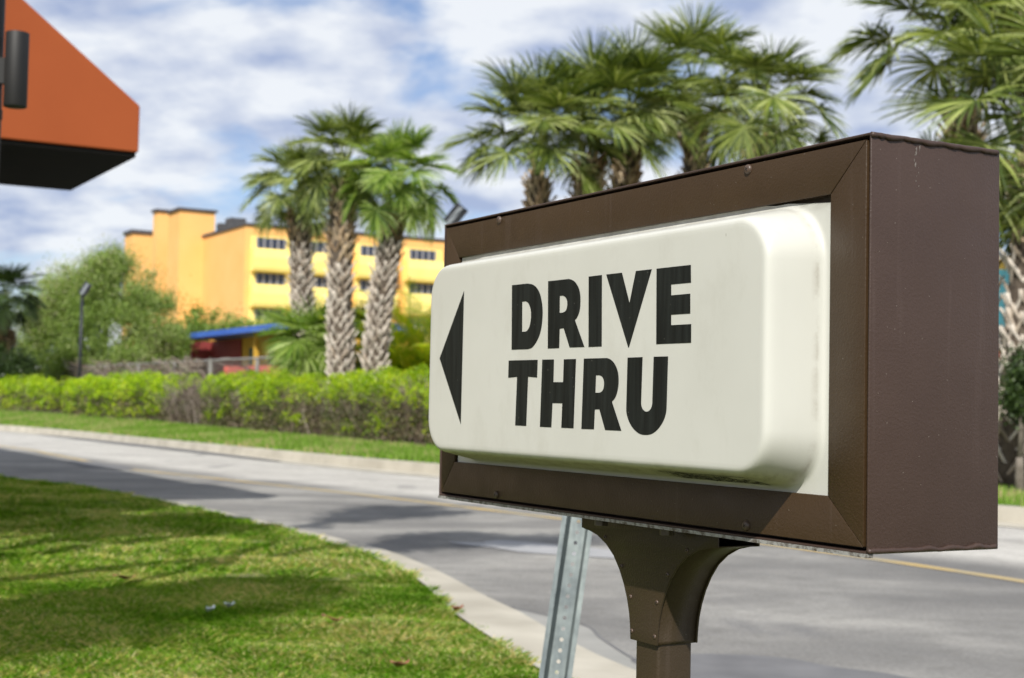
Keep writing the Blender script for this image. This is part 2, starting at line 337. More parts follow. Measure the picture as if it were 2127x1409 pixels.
# far kerb: gutter pan, upright face and top
Nf = normals2(FARr); Nf = Nf if Nf[n//2, 1] > 0 else -Nf
o0 = FARr - Nf*0.45; o1 = FARr; o2 = FARr + Nf*0.03; o3 = FARr + Nf*0.21
V = []; F = []
for A_, za, B_, zb in ((o0, 0.006, o1, 0.012), (o1, 0.012, o2, 0.15), (o2, 0.15, o3, 0.155)):
    v_, f_ = strip(zc(A_, za), zc(B_, zb), 2); F.append(f_+sum(map(len, V))); V.append(v_)
o = npmesh('kerb', np.concatenate(V), np.concatenate(F), M['kerb']); tag(o, 'pale raised concrete kerb on the far side of the road', 'kerb', kind='structure')
i0_, i1_ = [int(np.argmin(np.abs(FARr[:, 1]-yy))) for yy in (40, 24.5)]
q_ = o0[i0_:i1_]; wq = 0.42*np.sin(np.linspace(0, math.pi, len(q_)))**.6; V, F = strip(zc(q_, 0.014), zc(q_+Nf[i0_:i1_]*wq[:, None], 0.016), 2)
o = npmesh('gutter_stain', V, F, M['tar']); tag(o, 'dark damp streak in the gutter of the far kerb', 'road stain', kind='structure')
# verge + background ground
def zverge(P): return np.clip(0.155 + (P[:, 1]-15)*0.0105, 0.155, 0.52)
def grassmat(name, a, b, straw, s=2.0, sw=(0.52, 0.66)):
    m, t, p = mat(name); co = objco(t)
    c = ramp(t, nz(t, co, 14*s, 4), [(0.3, a), (0.7, b)]).outputs[0]
    c = mix(t, ramp(t, nz(t, co, 0.8*s, 6, 0.65), [(sw[0], 0.0), (sw[1], 0.8)]).outputs[0], c, straw)
    setc(t, p, c); p.inputs['Roughness'].default_value = 0.9; p.inputs['Specular IOR Level'].default_value = 0.1
    bump(t, p, nz(t, co, 60*s, 3), 0.9, 0.02); return m
M['verge'] = grassmat('verge_grass', (0.09, 0.17, 0.022), (0.15, 0.24, 0.04), (0.36, 0.29, 0.17))
M['soil'] = grassmat('lawn_soil', (0.12, 0.15, 0.035), (0.19, 0.21, 0.075), (0.34, 0.28, 0.17), 3.0)
M['field'] = simple('background_ground', (0.10, 0.12, 0.04), (0.22, 0.17, 0.09), 0.5, 0.9)
H0 = FARr + Nf*2.1; zh = zverge(H0); H1 = FARr + Nf*4.5
V1, F1 = strip(zc(o3, 0.15), zc(H0, zh), 12); V1[:, 2] += 0.02*np.sin(V1[:, 0]*2.1)*np.sin(V1[:, 1]*1.3)
o = npmesh('verge', V1, F1, M['verge'], smooth=True); tag(o, 'narrow grass verge between far kerb and hedge', 'verge', kind='structure')
H2 = FARr + Nf*14.0; H3 = H2.copy(); H3[:, 0] += 0; 
V, F = strip(zc(H0, zh-0.01), zc(H2, np.full(n, 0.5)), 6)
big = np.array([[-700, -300, -0.06], [700, -300, -0.06], [700, 1500, -0.06], [-700, 1500, -0.06]])
o = npmesh('ground', np.r_[V, big], [list(map(int, f)) for f in F] + [[len(V)+k for k in range(4)]], M['field']); tag(o, 'flat ground reaching behind the hedge and fence', 'ground', kind='structure')
fl = FARr + Nf*13.5
V, F = strip(zc(fl, 0.49), zc(fl + np.array([0, 260.0]), 0.49), 3); o = npmesh('ground', V, F, M['field']); tag(o, 'raised ground behind the fence under the buildings', 'ground', kind='structure')
# near lawn surface
out = NEARg + np.c_[np.full(n, -30.0), np.full(n, -6.0)]
V, F = strip(zc(NEARg, 0.03), zc(out, 0.03), 90)
for k in range(len(V)):
    e = (k % 90)/89.0; V[k, 2] = 0.03 + min(1, e*14)*(0.05*mnoise.noise(Vector((V[k, 0]*0.55, V[k, 1]*0.55, 0))) + 0.012*mnoise.noise(Vector((V[k, 0]*4, V[k, 1]*4, 3))))
o = npmesh('lawn', V, F, M['soil'], smooth=True); tag(o, 'mown lawn surface in the foreground left of the sign', 'lawn', kind='structure')

# blades of grass on the part of the lawn the photograph shows
gl = leafmat('grass_blades', [(0.09, 0.20, 0.012), (0.15, 0.34, 0.022), (0.23, 0.46, 0.035), (0.36, 0.56, 0.08), (0.68, 0.64, 0.32), (0.85, 0.74, 0.52)], 0.48, 0.6, 1.1, 0.2)
def edge_x(Y):  # x of the grass edge for a depth
    o_ = np.argsort(NEARg[:, 1]); return np.interp(Y, NEARg[o_, 1], NEARg[o_, 0])
def blades(m, ylo, yhi, hmin, hmax, wd, pad):
    Y = rng.uniform(ylo, yhi, m); xl = -0.36*Y-0.5; xr = edge_x(Y)+pad
    keep = rng.random(m) < (xr-xl)/4.2; Y = Y[keep]; xl = xl[keep]; xr = xr[keep]; X = xl+(xr-xl)*rng.random(len(Y))
    k = len(Y); h = rng.uniform(hmin, hmax, k); a = rng.uniform(0, 2*math.pi, k); ln = rng.uniform(0.5, 2.0, k)*h
    tuft = np.array([mnoise.noise(Vector((x*3.1, y*3.1, 1.0))) for x, y in zip(X, Y)]); h *= (1+0.7*tuft)
    z0 = 0.03+0.05*np.array([mnoise.noise(Vector((x*0.55, y*0.55, 0))) for x, y in zip(X, Y)])*np.clip((xr-X)*2.2, 0, 1)-0.012
    d = np.stack([np.cos(a), np.sin(a)], 1); s = np.stack([-d[:, 1], d[:, 0]], 1)*wd*rng.uniform(.6, 1.3, k)[:, None]/2
    B = np.c_[X, Y]; mid = B+d*(ln*0.35)[:, None]; tip = B+d*ln[:, None]
    V = np.stack([np.c_[B-s, z0], np.c_[B+s, z0], np.c_[mid+s*0.8, z0+h*0.6], np.c_[tip, z0+h], np.c_[mid-s*0.8, z0+h*0.6]], 1).reshape(-1, 3)
    F = (np.arange(k)[:, None]*5+np.arange(5)[None, :]); return V, F
V1, F1 = blades(620000, 3.2, 8.2, 0.016, 0.040, 0.0042, 0.012); V2, F2 = blades(330000, 8.2, 18.5, 0.022, 0.05, 0.008, 0.02)
o = npmesh('grass', np.r_[V1, V2], np.r_[F1, F2+len(V1)], gl); tag(o, 'short green and straw coloured lawn grass in the foreground', 'grass', kind='stuff')
# blades on the far verge
gv = leafmat('verge_blades', [(0.11, 0.20, 0.02), (0.17, 0.31, 0.035), (0.22, 0.37, 0.06), (0.46, 0.38, 0.22)], 0.35, 0.6, 0.7, 0.2)
k = 90000; i = rng.integers(40, n-50, k); tt = rng.random(k); P = o3[i]*(1-tt)[:, None]+H0[i]*tt[:, None]+rng.normal(0, .05, (k, 2)); z0 = 0.15*(1-tt)+zh[i]*tt
a = rng.uniform(0, 6.28, k); d = np.stack([np.cos(a), np.sin(a)], 1)*0.014; h = rng.uniform(0.04, 0.11, k)
V = np.stack([np.c_[P-d, z0], np.c_[P+d, z0], np.c_[P+d*rng.uniform(-2, 2, (k, 1)), z0+h]], 1).reshape(-1, 3)
o = npmesh('grass', V, np.arange(3*k).reshape(-1, 3), gv); tag(o, 'grass growing on the narrow verge beyond the road', 'grass', kind='stuff')
# small things lying on the lawn
M['deadleaf'] = simple('dead_leaf', (0.20, 0.075, 0.04), (0.30, 0.13, 0.07), 30, 0.7)
M['paper'] = simple('white_litter', (0.62, 0.66, 0.70), (0.8, 0.82, 0.84), 30, 0.5)
def curled(name, x, y, L_, W_, rz, m, label, cat):
    p = gp(x, y, 0.07); V = []; nn = 7
    for a_ in range(nn):
        u_ = a_/(nn-1); wv = W_*math.sin(math.pi*min(.97, u_+.05))**0.7
        for b_ in range(5):
            v_ = b_/4-.5; X_, Y_ = (u_-.5)*L_, v_*wv; V.append((p[0]+X_*math.cos(rz)-Y_*math.sin(rz), p[1]+X_*math.sin(rz)+Y_*math.cos(rz), 0.078+0.012*(u_-.5)**2*4-0.35*v_*wv+0.006*math.sin(7*u_+3*v_)))
    F = [[a_*5+b_, a_*5+b_+1, (a_+1)*5+b_+1, (a_+1)*5+b_] for a_ in range(nn-1) for b_ in range(4)]
    o = npmesh(name, np.array(V), F, m, smooth=True, loc=p); s = o.modifiers.new('s', 'SOLIDIFY'); s.thickness = 0.002
    return tag(o, label, cat)
curled('dead_leaf', 690, 1290, 0.13, 0.05, -0.7, M['deadleaf'], 'curled reddish brown dead leaf, largest on the lawn near the kerb', 'leaf')
curled('dead_leaf', 258, 1203, 0.13, 0.04, -0.2, M['deadleaf'], 'tan dead leaf in the middle of the left lawn, farthest of the litter', 'leaf')
curled('dead_leaf', 1155-205, 1268, 0.06, 0.03, 0.5, M['deadleaf'], 'small brown dead leaf at the grass edge beside the kerb', 'leaf')
curled('dead_leaf', 830, 1385, 0.07, 0.04, 0.2, M['deadleaf'], 'small reddish leaf in the grass at the bottom edge', 'leaf')
curled('paper_scrap', 476, 1261, 0.045, 0.035, 0.3, M['paper'], 'crumpled white paper scrap, right one of the pair on the lawn', 'litter')
curled('paper_scrap', 437, 1270, 0.055, 0.03, 1.1, M['paper'], 'crumpled white paper scrap, left one of the pair on the lawn', 'litter')
# ------------------------------------------------------------------ the sign
# letter outlines, millimetres on the sign face (u from its left end, v from its bottom)
LET = {'D':[[(323.0,301.6),(365.2,301.2),(369.4,300.5),(373.7,299.9),(377.7,299.0),(381.2,297.8),(384.5,296.3),(387.5,294.6),(390.4,292.5),(393.2,290.1),(395.6,287.4),(397.8,284.3),(399.6,280.9),(401.2,277.3),(402.5,273.6),(403.5,269.7),(404.2,265.7),(404.6,261.6),(404.6,257.5),(404.3,253.3),(403.8,248.9),(402.9,244.3),(401.7,240.1),(400.1,236.4),(398.2,232.9),(396.0,229.7),(393.4,226.7),(390.5,223.9),(387.6,221.5),(384.8,219.5),(382.1,217.8),(379.0,216.4),(375.7,215.6),(372.1,215.2),(368.5,214.7),(325.3,215.0)],[(351.3,278.0),(360.7,278.1),(362.9,277.3),(365.0,276.6),(367.0,275.6),(368.9,274.0),(370.6,272.0),(372.1,269.9),(373.3,267.7),(374.2,265.3),(374.8,262.6),(375.1,259.5),(375.1,256.1),(374.7,252.8),(373.9,249.6),(372.7,246.6),(371.3,243.9),(369.4,241.8),(367.1,240.0),(364.9,238.8),(362.8,238.2),(360.7,238.1),(358.7,238.0),(352.4,238.1)]],'R1':[[(417.0,300.8),(467.4,300.4),(470.7,299.7),(474.0,299.0),(477.1,298.0),(480.0,296.7),(482.8,295.1),(485.3,293.2),(487.7,291.1),(490.0,288.7),(491.9,286.0),(493.3,283.1),(494.4,279.9),(495.1,276.5),(495.4,272.6),(495.4,268.4),(495.2,264.6),(494.6,261.5),(493.7,258.7),(492.6,256.3),(491.0,254.0),(489.2,252.1),(487.5,250.5),(486.1,249.5),(484.7,248.7),(483.3,248.0),(506.4,213.9),(472.2,214.3),(457.2,238.9),(447.4,238.6),(447.1,214.1),(419.2,214.3)],[(446.2,280.4),(454.2,280.2),(456.2,279.5),(458.2,278.9),(460.0,278.0),(461.5,276.8),(462.9,275.4),(463.9,273.9),(464.5,272.3),(464.8,270.5),(464.9,268.7),(464.6,266.8),(464.2,264.9),(463.4,263.2),(462.5,261.9),(461.3,260.8),(459.8,259.9),(457.8,259.4),(455.5,259.0),(453.3,258.7),(446.7,258.7)]],'I':[[(513.4,300.2),(543.1,300.2),(545.2,213.6),(515.9,213.7)]],'V':[[(552.6,300.1),(586.4,299.9),(603.3,263.0),(615.5,299.8),(647.7,299.6),(603.6,210.9),(602.3,210.9)]],'E':[[(657.1,299.5),(722.1,299.0),(723.0,279.3),(685.9,279.6),(686.2,267.3),(721.9,267.2),(722.5,245.2),(686.7,245.5),(686.9,233.7),(724.4,233.5),(724.7,212.9),(658.7,213.2)]],'T':[[(318.1,200.7),(394.3,200.3),(393.6,177.3),(370.4,178.6),(367.9,114.3),(338.9,114.4),(341.6,178.6),(317.7,177.6)]],'H':[[(405.9,200.3),(434.8,200.0),(434.6,171.2),(458.1,171.0),(458.9,199.7),(487.5,199.6),(484.6,113.8),(455.8,113.8),(457.1,144.5),(433.2,144.6),(431.5,113.8),(403.3,113.9)]],'R2':[[(505.7,199.7),(557.1,199.4),(559.6,198.9),(562.1,198.4),(564.6,197.6),(567.1,196.6),(569.6,195.3),(572.1,193.7),(574.5,191.6),(576.8,189.2),(578.8,186.7),(580.4,184.1),(581.6,181.4),(582.4,178.6),(582.9,175.4),(583.1,172.1),(583.0,168.9),(582.6,165.5),(581.8,162.2),(580.8,159.2),(579.5,156.5),(578.0,154.0),(576.2,151.9),(574.2,150.1),(571.8,148.6),(569.5,147.1),(590.5,113.2),(556.0,113.3),(542.6,137.9),(532.4,137.6),(531.2,113.6),(502.9,113.4)],[(533.7,178.9),(541.3,179.0),(543.1,178.6),(544.9,178.2),(546.6,177.6),(548.1,176.7),(549.4,175.6),(550.4,174.3),(551.2,172.9),(551.7,171.2),(551.9,169.4),(551.9,167.2),(551.5,164.9),(550.8,162.8),(549.7,161.3),(548.3,160.1),(546.7,159.2),(545.0,158.5),(543.1,158.1),(541.2,157.8),(533.1,157.8)]],'U':[[(601.2,199.0),(631.9,199.0),(630.3,147.0),(630.4,145.8),(630.5,144.7),(630.8,143.4),(631.4,142.1),(632.2,140.8),(633.2,139.5),(634.5,138.5),(636.0,137.7),(637.4,137.0),(638.8,136.6),(640.1,136.3),(641.5,136.3),(643.1,136.4),(644.7,136.7),(646.3,137.2),(647.7,138.0),(649.1,139.0),(650.3,140.1),(651.2,141.5),(651.9,143.0),(652.4,144.4),(652.7,145.4),(652.7,146.3),(652.8,147.1),(654.1,199.0),(682.0,198.8),(680.5,140.4),(680.3,138.9),(680.1,137.3),(679.7,135.4),(678.7,133.0),(677.5,130.3),(675.9,127.7),(674.1,125.3),(671.9,122.9),(669.5,120.7),(666.9,118.5),(664.0,116.5),(661.0,114.7),(657.8,113.1),(654.4,111.8),(651.0,110.8),(647.7,110.2),(644.4,109.8),(640.9,109.7),(637.3,109.6),(633.6,109.8),(629.9,110.3),(626.3,111.2),(622.7,112.6),(619.4,114.1),(616.3,115.8),(613.5,117.7),(610.8,119.8),(608.4,122.2),(606.1,124.8),(604.3,127.3),(602.8,129.8),(601.6,132.2),(600.8,134.4),(600.3,136.3),(600.2,137.9),(600.1,139.6)]],'arrow':[[(184.7,302.1),(112.5,207.6),(183.4,112.9)]]}
NC = np.array([0.354657, 1.447925, 0.861919]); WB, HB, DB = 0.938534, 0.42, 0.182
NS = -D2      # outward normal of the sign face
def S(u, v, w_=0.0): return NC + D1*(WB-u/1000) + ZZ*(v/1000) + NS*(w_/1000)
sc = S(469.3, 0, -91.0); base = np.array([sc[0], sc[1], 0.0])
sign = empty('drive_thru_sign', base, 'brown metal box sign reading DRIVE THRU with a left arrow on a bracketed post', 'sign')
UD, VD, WD = -D1/1000, ZZ/1000, NS/1000
def slab(mb, u0, u1, v0, v1, w0, w1): mb.obox(S(u0, v0, w0), UD*(u1-u0), VD*(v1-v0), WD*(w1-w0))
# object coordinates of the panel material run from the sign's own origin: give it a child empty-free local frame at the box foot
def sign_mesh(mb, name, m, parent=None, **k): return mb.build(name, m, parent or sign, **k)
U1 = WB*1000; V1_ = 420.0
# --- housing: open fronted sheet metal box
def ring(u0, u1, v0, v1, w_): return [S(u0, v0, w_), S(u1, v0, w_), S(u1, v1, w_), S(u0, v1, w_)]
h = MB(); rs = [ring(0, U1, 0, V1_, 0), ring(2.6, U1-2.6, 2.6, V1_-2.6, 0), ring(2.6, U1-2.6, 2.6, V1_-2.6, -178), ring(0, U1, 0, V1_, -182)]
h.v = [tuple(p) for r in rs for p in r]
for a, b in ((0, 1), (1, 2), (3, 0)):
    for k in range(4): h.f.append([a*4+k, a*4+(k+1) % 4, b*4+(k+1) % 4, b*4+k])
h.f += [[8, 9, 10, 11], [15, 14, 13, 12]]
hous = sign_mesh(h, 'housing', M['case'], bevel=0.0011, seg=3, angle=40)
# weld beads along the seams of the end panel
def bead(v, du, seed, r0, end=-178):
    b = MB(); pts = []; rad = []
    for k in range(60):
        w_ = end*k/59; q = mnoise.noise(Vector((k*0.17, seed, 0))); q2 = mnoise.noise(Vector((k*0.6, seed, 5)))
        pts.append(S(U1+0.2+0.5*q2, v+du*(1+1.8*q+0.5*q2), w_)); rad.append((r0+0.9+1.0*q+0.6*q2)/1000)
    b.tube(pts, rad, 8); return b
bead(V1_-1.6, -1.0, 2, 2.0).build('weld_bead', M['case'], hous, smooth=True)
bead(2.2, 1.0, 7, 1.9).build('weld_bead', M['case'], hous, smooth=True)
# worn lower lip of the box
b = MB()
pts = []
for k in range(80):
    u = U1*k/79; q = mnoise.noise(Vector((k*.5, 3, 3)))
    pts.append((u, -3.5+0.4*q))
V = []; F = []
for u, v in pts: V += [S(u, 0.3, 1.2), S(u, v, 1.0), S(u, v, -7), S(u, 0.3, -7)]
for k in range(79): F += [[k*4+j, k*4+(j+1) % 4, k*4+4+(j+1) % 4, k*4+4+j] for j in range(4)]
b.add(V, F+[[0, 1, 2, 3], [4*79+3, 4*79+2, 4*79+1, 4*79]]); sign_mesh(b, 'drip_edge', M['worn'])
# dark liner behind the frame
b = MB(); slab(b, 4, U1-4, 4, V1_-4, -16, -14); sign_mesh(b, 'liner', M['cavity'])
# --- mitred front frame: four bars, each a folded strip
oL, oR, oB, oT = 6.0, U1-7.5, 6.5, V1_-6.5        # outer edge of the frame (shadow gap to the housing)
iL, iR, iB, iT = 48.5, 879.0, 54.0, 364.5
g = 0.45
bars = [[(oL+g, oT), (oR-g, oT), (iR-g, iT), (iL+g, iT)], [(oR, oT-g), (oR, oB+g), (iR, iB+g), (iR, iT-g)],
        [(oR-g, oB), (oL+g, oB), (iL+g, iB), (iR-g, iB)], [(oL, oB+g), (oL, oT-g), (iL, iT-g), (iL, iB+g)]]
fr = MB()
for q in bars: fr.prism([S(u, v, -0.6) for u, v in q], NS*(-0.0085))
frame = sign_mesh(fr, 'front_frame', M['frame'], bevel=0.0007, seg=2, angle=40)
def screw(u, v, r=5.5, hgt=3.6, parent=sign, w0=-0.6, nrm=None, name='screw'):
    nseg = 20; V = [S(u, v, w0+hgt)]; rings = [(0.30, hgt*1.0), (0.6, hgt*0.93), (0.85, hgt*0.72), (1.0, hgt*0.35), (1.02, 0.0)]
    for rr, hh in rings:
        for k in range(nseg):
            a = 2*math.pi*k/nseg; V.append(S(u+r*rr*math.cos(a), v+r*rr*math.sin(a), w0+hh))
    F = [[0, 1+k, 1+(k+1) % nseg] for k in range(nseg)]
    for j in range(len(rings)-1): F += [[1+j*nseg+k, 1+(j+1)*nseg+k, 1+(j+1)*nseg+(k+1) % nseg, 1+j*nseg+(k+1) % nseg] for k in range(nseg)]
    s_ = MB().add(V, F).build(name, M['screw'], parent, smooth=True)
    x = MB(); sz = r*0.42
    for a in (0.5, 0.5+math.pi/2):
        c_, s2 = math.cos(a), math.sin(a); x.obox(S(u-c_*sz+s2*.45, v-s2*sz-c_*.45, w0+hgt-0.25), UD*2*sz*c_+VD*2*sz*s2, -UD*.9*s2+VD*.9*c_, WD*0.4)
    x.build('recess', M['dark'], s_); return s_
for u, v in ((175, 409.5), (744.7, 408), (183, 12.5), (749, 13.5)): screw(u, v)
# --- cream vacuum formed face
NCR = 12
def rrect(u0, u1, v0, v1, r):
    P = []
    for cx_, cy_, a0 in ((u1-r, v1-r, 0), (u0+r, v1-r, 90), (u0+r, v0+r, 180), (u1-r, v0+r, 270)):
        for k in range(NCR+1):
            a = R(a0+90*k/NCR); P.append((cx_+r*math.cos(a), cy_+r*math.sin(a)))
        # two extra points along each straight side follow from the next corner
    Q = []
    m_ = len(P)
    for i in range(m_):
        Q.append(P[i])
        if (i+1) % (NCR+1) == 0:
            a_, b_ = P[i], P[(i+1) % m_]
            for t in np.linspace(0, 1, 12)[1:-1]: Q.append((a_[0]*(1-t)+b_[0]*t, a_[1]*(1-t)+b_[1]*t))
    return Q
bu0, bu1, bv0, bv1, RB = 59.5, 868.5, 57.5, 358.5, 62.0
prof = [(-4, 0.0), (-2, 0.25), (0, 1.2), (1.6, 3.6), (2.8, 8), (4.2, 14), (7.2, 26), (10.0, 37), (11.9, 44.5), (13.4, 50.5), (14.9, 54.6), (16.9, 57.8), (19.4, 59.5), (22.5, 60.0), (27, 60.0)]
rings = []
def topedge(u): return (369.0 if u < 600 else 369.0-13.0*max(0, min(1, (u-740)/110.0))**.8) + 0.5*mnoise.noise(Vector((u*.06, 0, 0)))
fo = []
for (u, v) in rrect(bu0-6, bu1+6, bv0-6, min(bv1+4, 362), RB+2):
    fo.append((u, v))
outer = []
for (u, v) in rrect(52.0, 881.0, 47.5, 370, 1.0): outer.append((u, min(v, topedge(u))))
FW_ = -5.0
rings = [[(u, v, FW_) for u, v in outer], [(u, v, FW_) for u, v in fo]]
for ins, p in prof: rings.append([(u, v, FW_+p*(1+5/60.0)) for u, v in rrect(bu0+ins, bu1-ins, bv0+ins, bv1-ins, max(18, RB-ins*0.95))])
m_ = len(rings[0]); V = [S(*q) for r in rings for q in r]; F = []
for j in range(len(rings)-1): F += [[j*m_+k, j*m_+(k+1) % m_, (j+1)*m_+(k+1) % m_, (j+1)*m_+k] for k in range(m_)]
F.append([(len(rings)-1)*m_+k for k in range(m_)])
panel = MB(); panel.add(V, F)
# panel gets its own origin at the box foot so that its material reads heights from the box bottom
po = npmesh('face_panel', np.array(panel.v), panel.f, M['plastic'], None, True, loc=NC)
po.parent = sign; po.location = tuple(NC-base)
sharp(po.data, 50)
# letters and arrow: thin vinyl on the face
names = ['letter']*9 + ['arrow']
for k_, (key, polys) in enumerate(LET.items()):
    cu = bpy.data.curves.new('tmp', 'CURVE'); cu.dimensions = '2D'; cu.fill_mode = 'BOTH'; cu.extrude = 0.00012
    for pl in polys:
        sp = cu.splines.new('POLY'); sp.points.add(len(pl)-1); sp.use_cyclic_u = True
        for i_, (u, v) in enumerate(pl): sp.points[i_].co = (u/1000, v/1000, 0, 1)
    co_ = bpy.data.objects.new('tmp', cu); C.objects.link(co_)
    me = bpy.data.meshes.new_from_object(co_.evaluated_get(bpy.context.evaluated_depsgraph_get())); bpy.data.objects.remove(co_)
    X = np.empty(len(me.vertices)*3); me.vertices.foreach_get('co', X); X = X.reshape(-1, 3)
    W = np.array([S(a*1000, b*1000, 60.3+c*1000) for a, b, c in X]) - NC
    me.vertices.foreach_set('co', W.ravel()); me.materials.clear(); me.materials.append(M['vinyl']); me.update()
    o = bpy.data.objects.new('arrow' if key == 'arrow' else 'letter', me); C.objects.link(o); o.parent = po
    o['label'] = 'black arrow head pointing left' if key == 'arrow' else 'black letter %s of the word %s' % (key[0], 'DRIVE' if k_ < 5 else 'THRU')
# approval label printed on the underside of the bulge
def under(u, t, off=0.6):   # t 0 front .. 1 back, on the slanted lower side
    p = 44 - 36*t; ins = 11.8 - 9.0*t; return S(u, bv0+ins-off, FW_+p*(1+5/60.0))
M['ink'] = simple('ink', (0.02, 0.02, 0.014), rough=0.6)
b = MB()
def stroke(a, c, wd):
    (u0, t0), (u1, t1) = a, c; du, dt = u1-u0, (t1-t0)*38; ln = math.hypot(du, dt); px_, py_ = -dt/ln*wd/2, du/ln*wd/2/38
    P = [under(u0+px_, t0+py_), under(u1+px_, t1+py_), under(u1-px_, t1-py_), under(u0-px_, t0-py_)]; b.add(P, [[0, 1, 2, 3]])
LU0, LU1 = 640, 797
for a, c in (((LU0, .02), (LU1, .02)), ((LU1, .02), (LU1, .92)), ((LU1, .92), (LU0, .92)), ((LU0, .92), (LU0, .02))): stroke(a, c, 2.0)
random.seed(4)
for row in range(4):
    u = LU0+8
    while u < (LU1-12 if row else LU1-45):
        wl = random.uniform(6, 17)
        x = u
        while x < u+wl:
            t0 = 0.17+row*0.2+random.uniform(-.03, .03); stroke((x, t0), (x+1.7, t0+random.uniform(.04, .12)), random.uniform(1.8, 3.2)); x += 1.7
        u += wl+random.uniform(3, 7)
stroke((676, -.02), (703, 1.0), 5.5)
b.build('approval_label', M['ink'], po, loc=None) if False else None
lb = npmesh('approval_label', np.array(b.v), b.f, M['ink'], None, loc=NC); lb.parent = po; lb.location = (0, 0, 0)
# --- bracket and post
VB = -158.5; half = [(29, -158.5), (30.5, -140), (33, -125), (38, -108), (46, -90), (57, -72), (71.5, -55), (90, -41.5), (112, -31.5), (134, -26.5), (151, -24.5)]
cu_ = 471.0
prof_l = [(cu_-a, v) for a, v in half]; prof_r = [(cu_+a, v) for a, v in half]
bm_ = MB()
outl = prof_l[::-1] + prof_r + [(cu_+151, -3.2), (cu_-151, -3.2)]
wf, wb = -58.5, -123.5
bk = MB(); bk.prism([S(u, v, wf) for u, v in outl], NS*(-0.003)); bk.build('front_plate', M['bracket'], sign, bevel=0.0006, angle=30)
bk = MB(); bk.prism([S(u, v, wb) for u, v in outl], NS*(0.003)); bk.build('rear_plate', M['bracket'], sign, bevel=0.0006, angle=30)
for sgn in (-1, 1):
    V = []; F = []
    pr2 = [(cu_+sgn*(a-1.6), v) for a, v in smooth_line(half, 4)]
    for (u, v) in pr2: V += [S(u, v, wf-3.1), S(u, v, wb+3.1)]
    for k in range(len(pr2)-1): F.append([2*k, 2*k+1, 2*k+3, 2*k+2])
    o = npmesh('curved_web', np.array(V), F, M['bracket'], sign, smooth=True); md = o.modifiers.new('s', 'SOLIDIFY'); md.thickness = 0.0015
b = MB(); slab(b, cu_-151, cu_+151, -6.2, -3.0, -124, -28); flange = b.build('top_flange', M['bracket'], sign, bevel=0.0006)
for a, v in ((34, -105), (25.5, -148.5), (56, -68), (96, -34)):
    for sgn in (-1, 1): screw(cu_+sgn*(a-4.5 if v > -140 else a), v+1, 3.0, 1.6, sign, wf, name='rivet')
for u in (403, 551, 477):
    b = MB(); V = []
    w0 = -36 if u != 477 else -100
    for zz in (-6.2, -15.0):
        for k in range(6): V.append(S(u+9.5*math.cos(k*math.pi/3+.4), zz, w0+9.5*math.sin(k*math.pi/3+.4)))
    b.add(V, [[k, (k+1) % 6, 6+(k+1) % 6, 6+k] for k in range(6)]+[[0, 1, 2, 3, 4, 5], [11, 10, 9, 8, 7, 6]]).build('bolt', M['bolt'], flange, bevel=0.0008)
# post: square tube with rounded corners
P = []
hw = 25.5
for cxn, cyn, a0 in ((1, 1, 0), (-1, 1, 90), (-1, -1, 180), (1, -1, 270)):
    for k in range(7): a = R(a0+15*k); P.append((cu_+cxn*(hw-5)+5*math.cos(a), -91+cyn*(hw+1.5-5)+5*math.sin(a)))
b = MB(); b.prism([S(u, -140, w_) for u, w_ in P], -ZZ*(NC[2]-0.14+0.0)); b.build('post', M['bracket'], sign, angle=50)
b = MB(); slab(b, cu_-75, cu_+75, -(NC[2]*1000)+30, -(NC[2]*1000)+42, -166, -16); b.build('base_plate', M['bracket'], sign, bevel=0.002)
# bird-lime streak running down the end panel from its top seam: thin crust
M['lime'] = simple('lime_stain', (0.07, 0.055, 0.05), (0.26, 0.24, 0.22), 160, 0.8)
b = MB(); random.seed(11)
for k in range(12):
    d_ = (k/12)**1.2; v = 414-d_*52; w_ = -62+random.gauss(0, 1.6+(1-d_)*1.2); ln = random.uniform(2, 7)*(1.2-d_); wd = random.uniform(.4, 1.2)*(1.1-d_*.7)
    P4 = [S(U1+.3, v, w_-wd), S(U1+.3, v-ln*.5, w_-wd*1.3), S(U1+.3, v-ln, w_), S(U1+.3, v-ln*.4, w_+wd)]
    b.add(P4, [[0, 1, 2, 3]])
for (w_, v, ln) in ():
    b.add([S(U1+.3, v, w_-.25), S(U1+.3, v-ln, w_-.3), S(U1+.3, v-ln, w_+.25), S(U1+.3, v, w_+.3)], [[0, 1, 2, 3]])
b.build('stain', M['lime'], hous)

# ------------------------------------------------------------------ leaning galvanised channel post behind the sign
def galv():
    m, t, p = mat('galvanised'); co = objco(t)
    v = N(t, 'ShaderNodeTexVoronoi', ins={'Scale': 60.0}); L(t, co, v.inputs[0])
    c = mix(t, 0.5, ramp(t, nz(t, objco(t, (40, 40, 3)), 1, 4), [(0.3, (0.09, 0.11, 0.118)), (0.7, (0.20, 0.23, 0.225))]).outputs[0], ramp(t, v.outputs['Distance'], [(0.1, 0.35), (0.8, 0.62)]).outputs[0], 'SOFT_LIGHT')
    setc(t, p, c); p.inputs['Metallic'].default_value = 0.45; p.inputs['Roughness'].default_value = 0.42; return m
M['galv'] = galv()
pb = at(1153, 1409, 3.42); pt_ = at(1209, 1020, 3.50)
ax = (pt_-pb); ax /= np.linalg.norm(ax); base_g = pb + ax*(-(pb[2]-0.03)/ax[2]); top_g = base_g + ax*(1.28/ax[2]); 
gpst = empty('channel_post', base_g, 'leaning galvanised steel channel post with a row of holes behind the sign', 'post')
side = np.array([math.cos(R(-6)), math.sin(R(-6)), 0]); side -= ax*(side@ax); side /= np.linalg.norm(side); fwd = np.cross(ax, side)   # fwd points away from the viewer or towards it
if fwd[1] > 0: fwd = -fwd
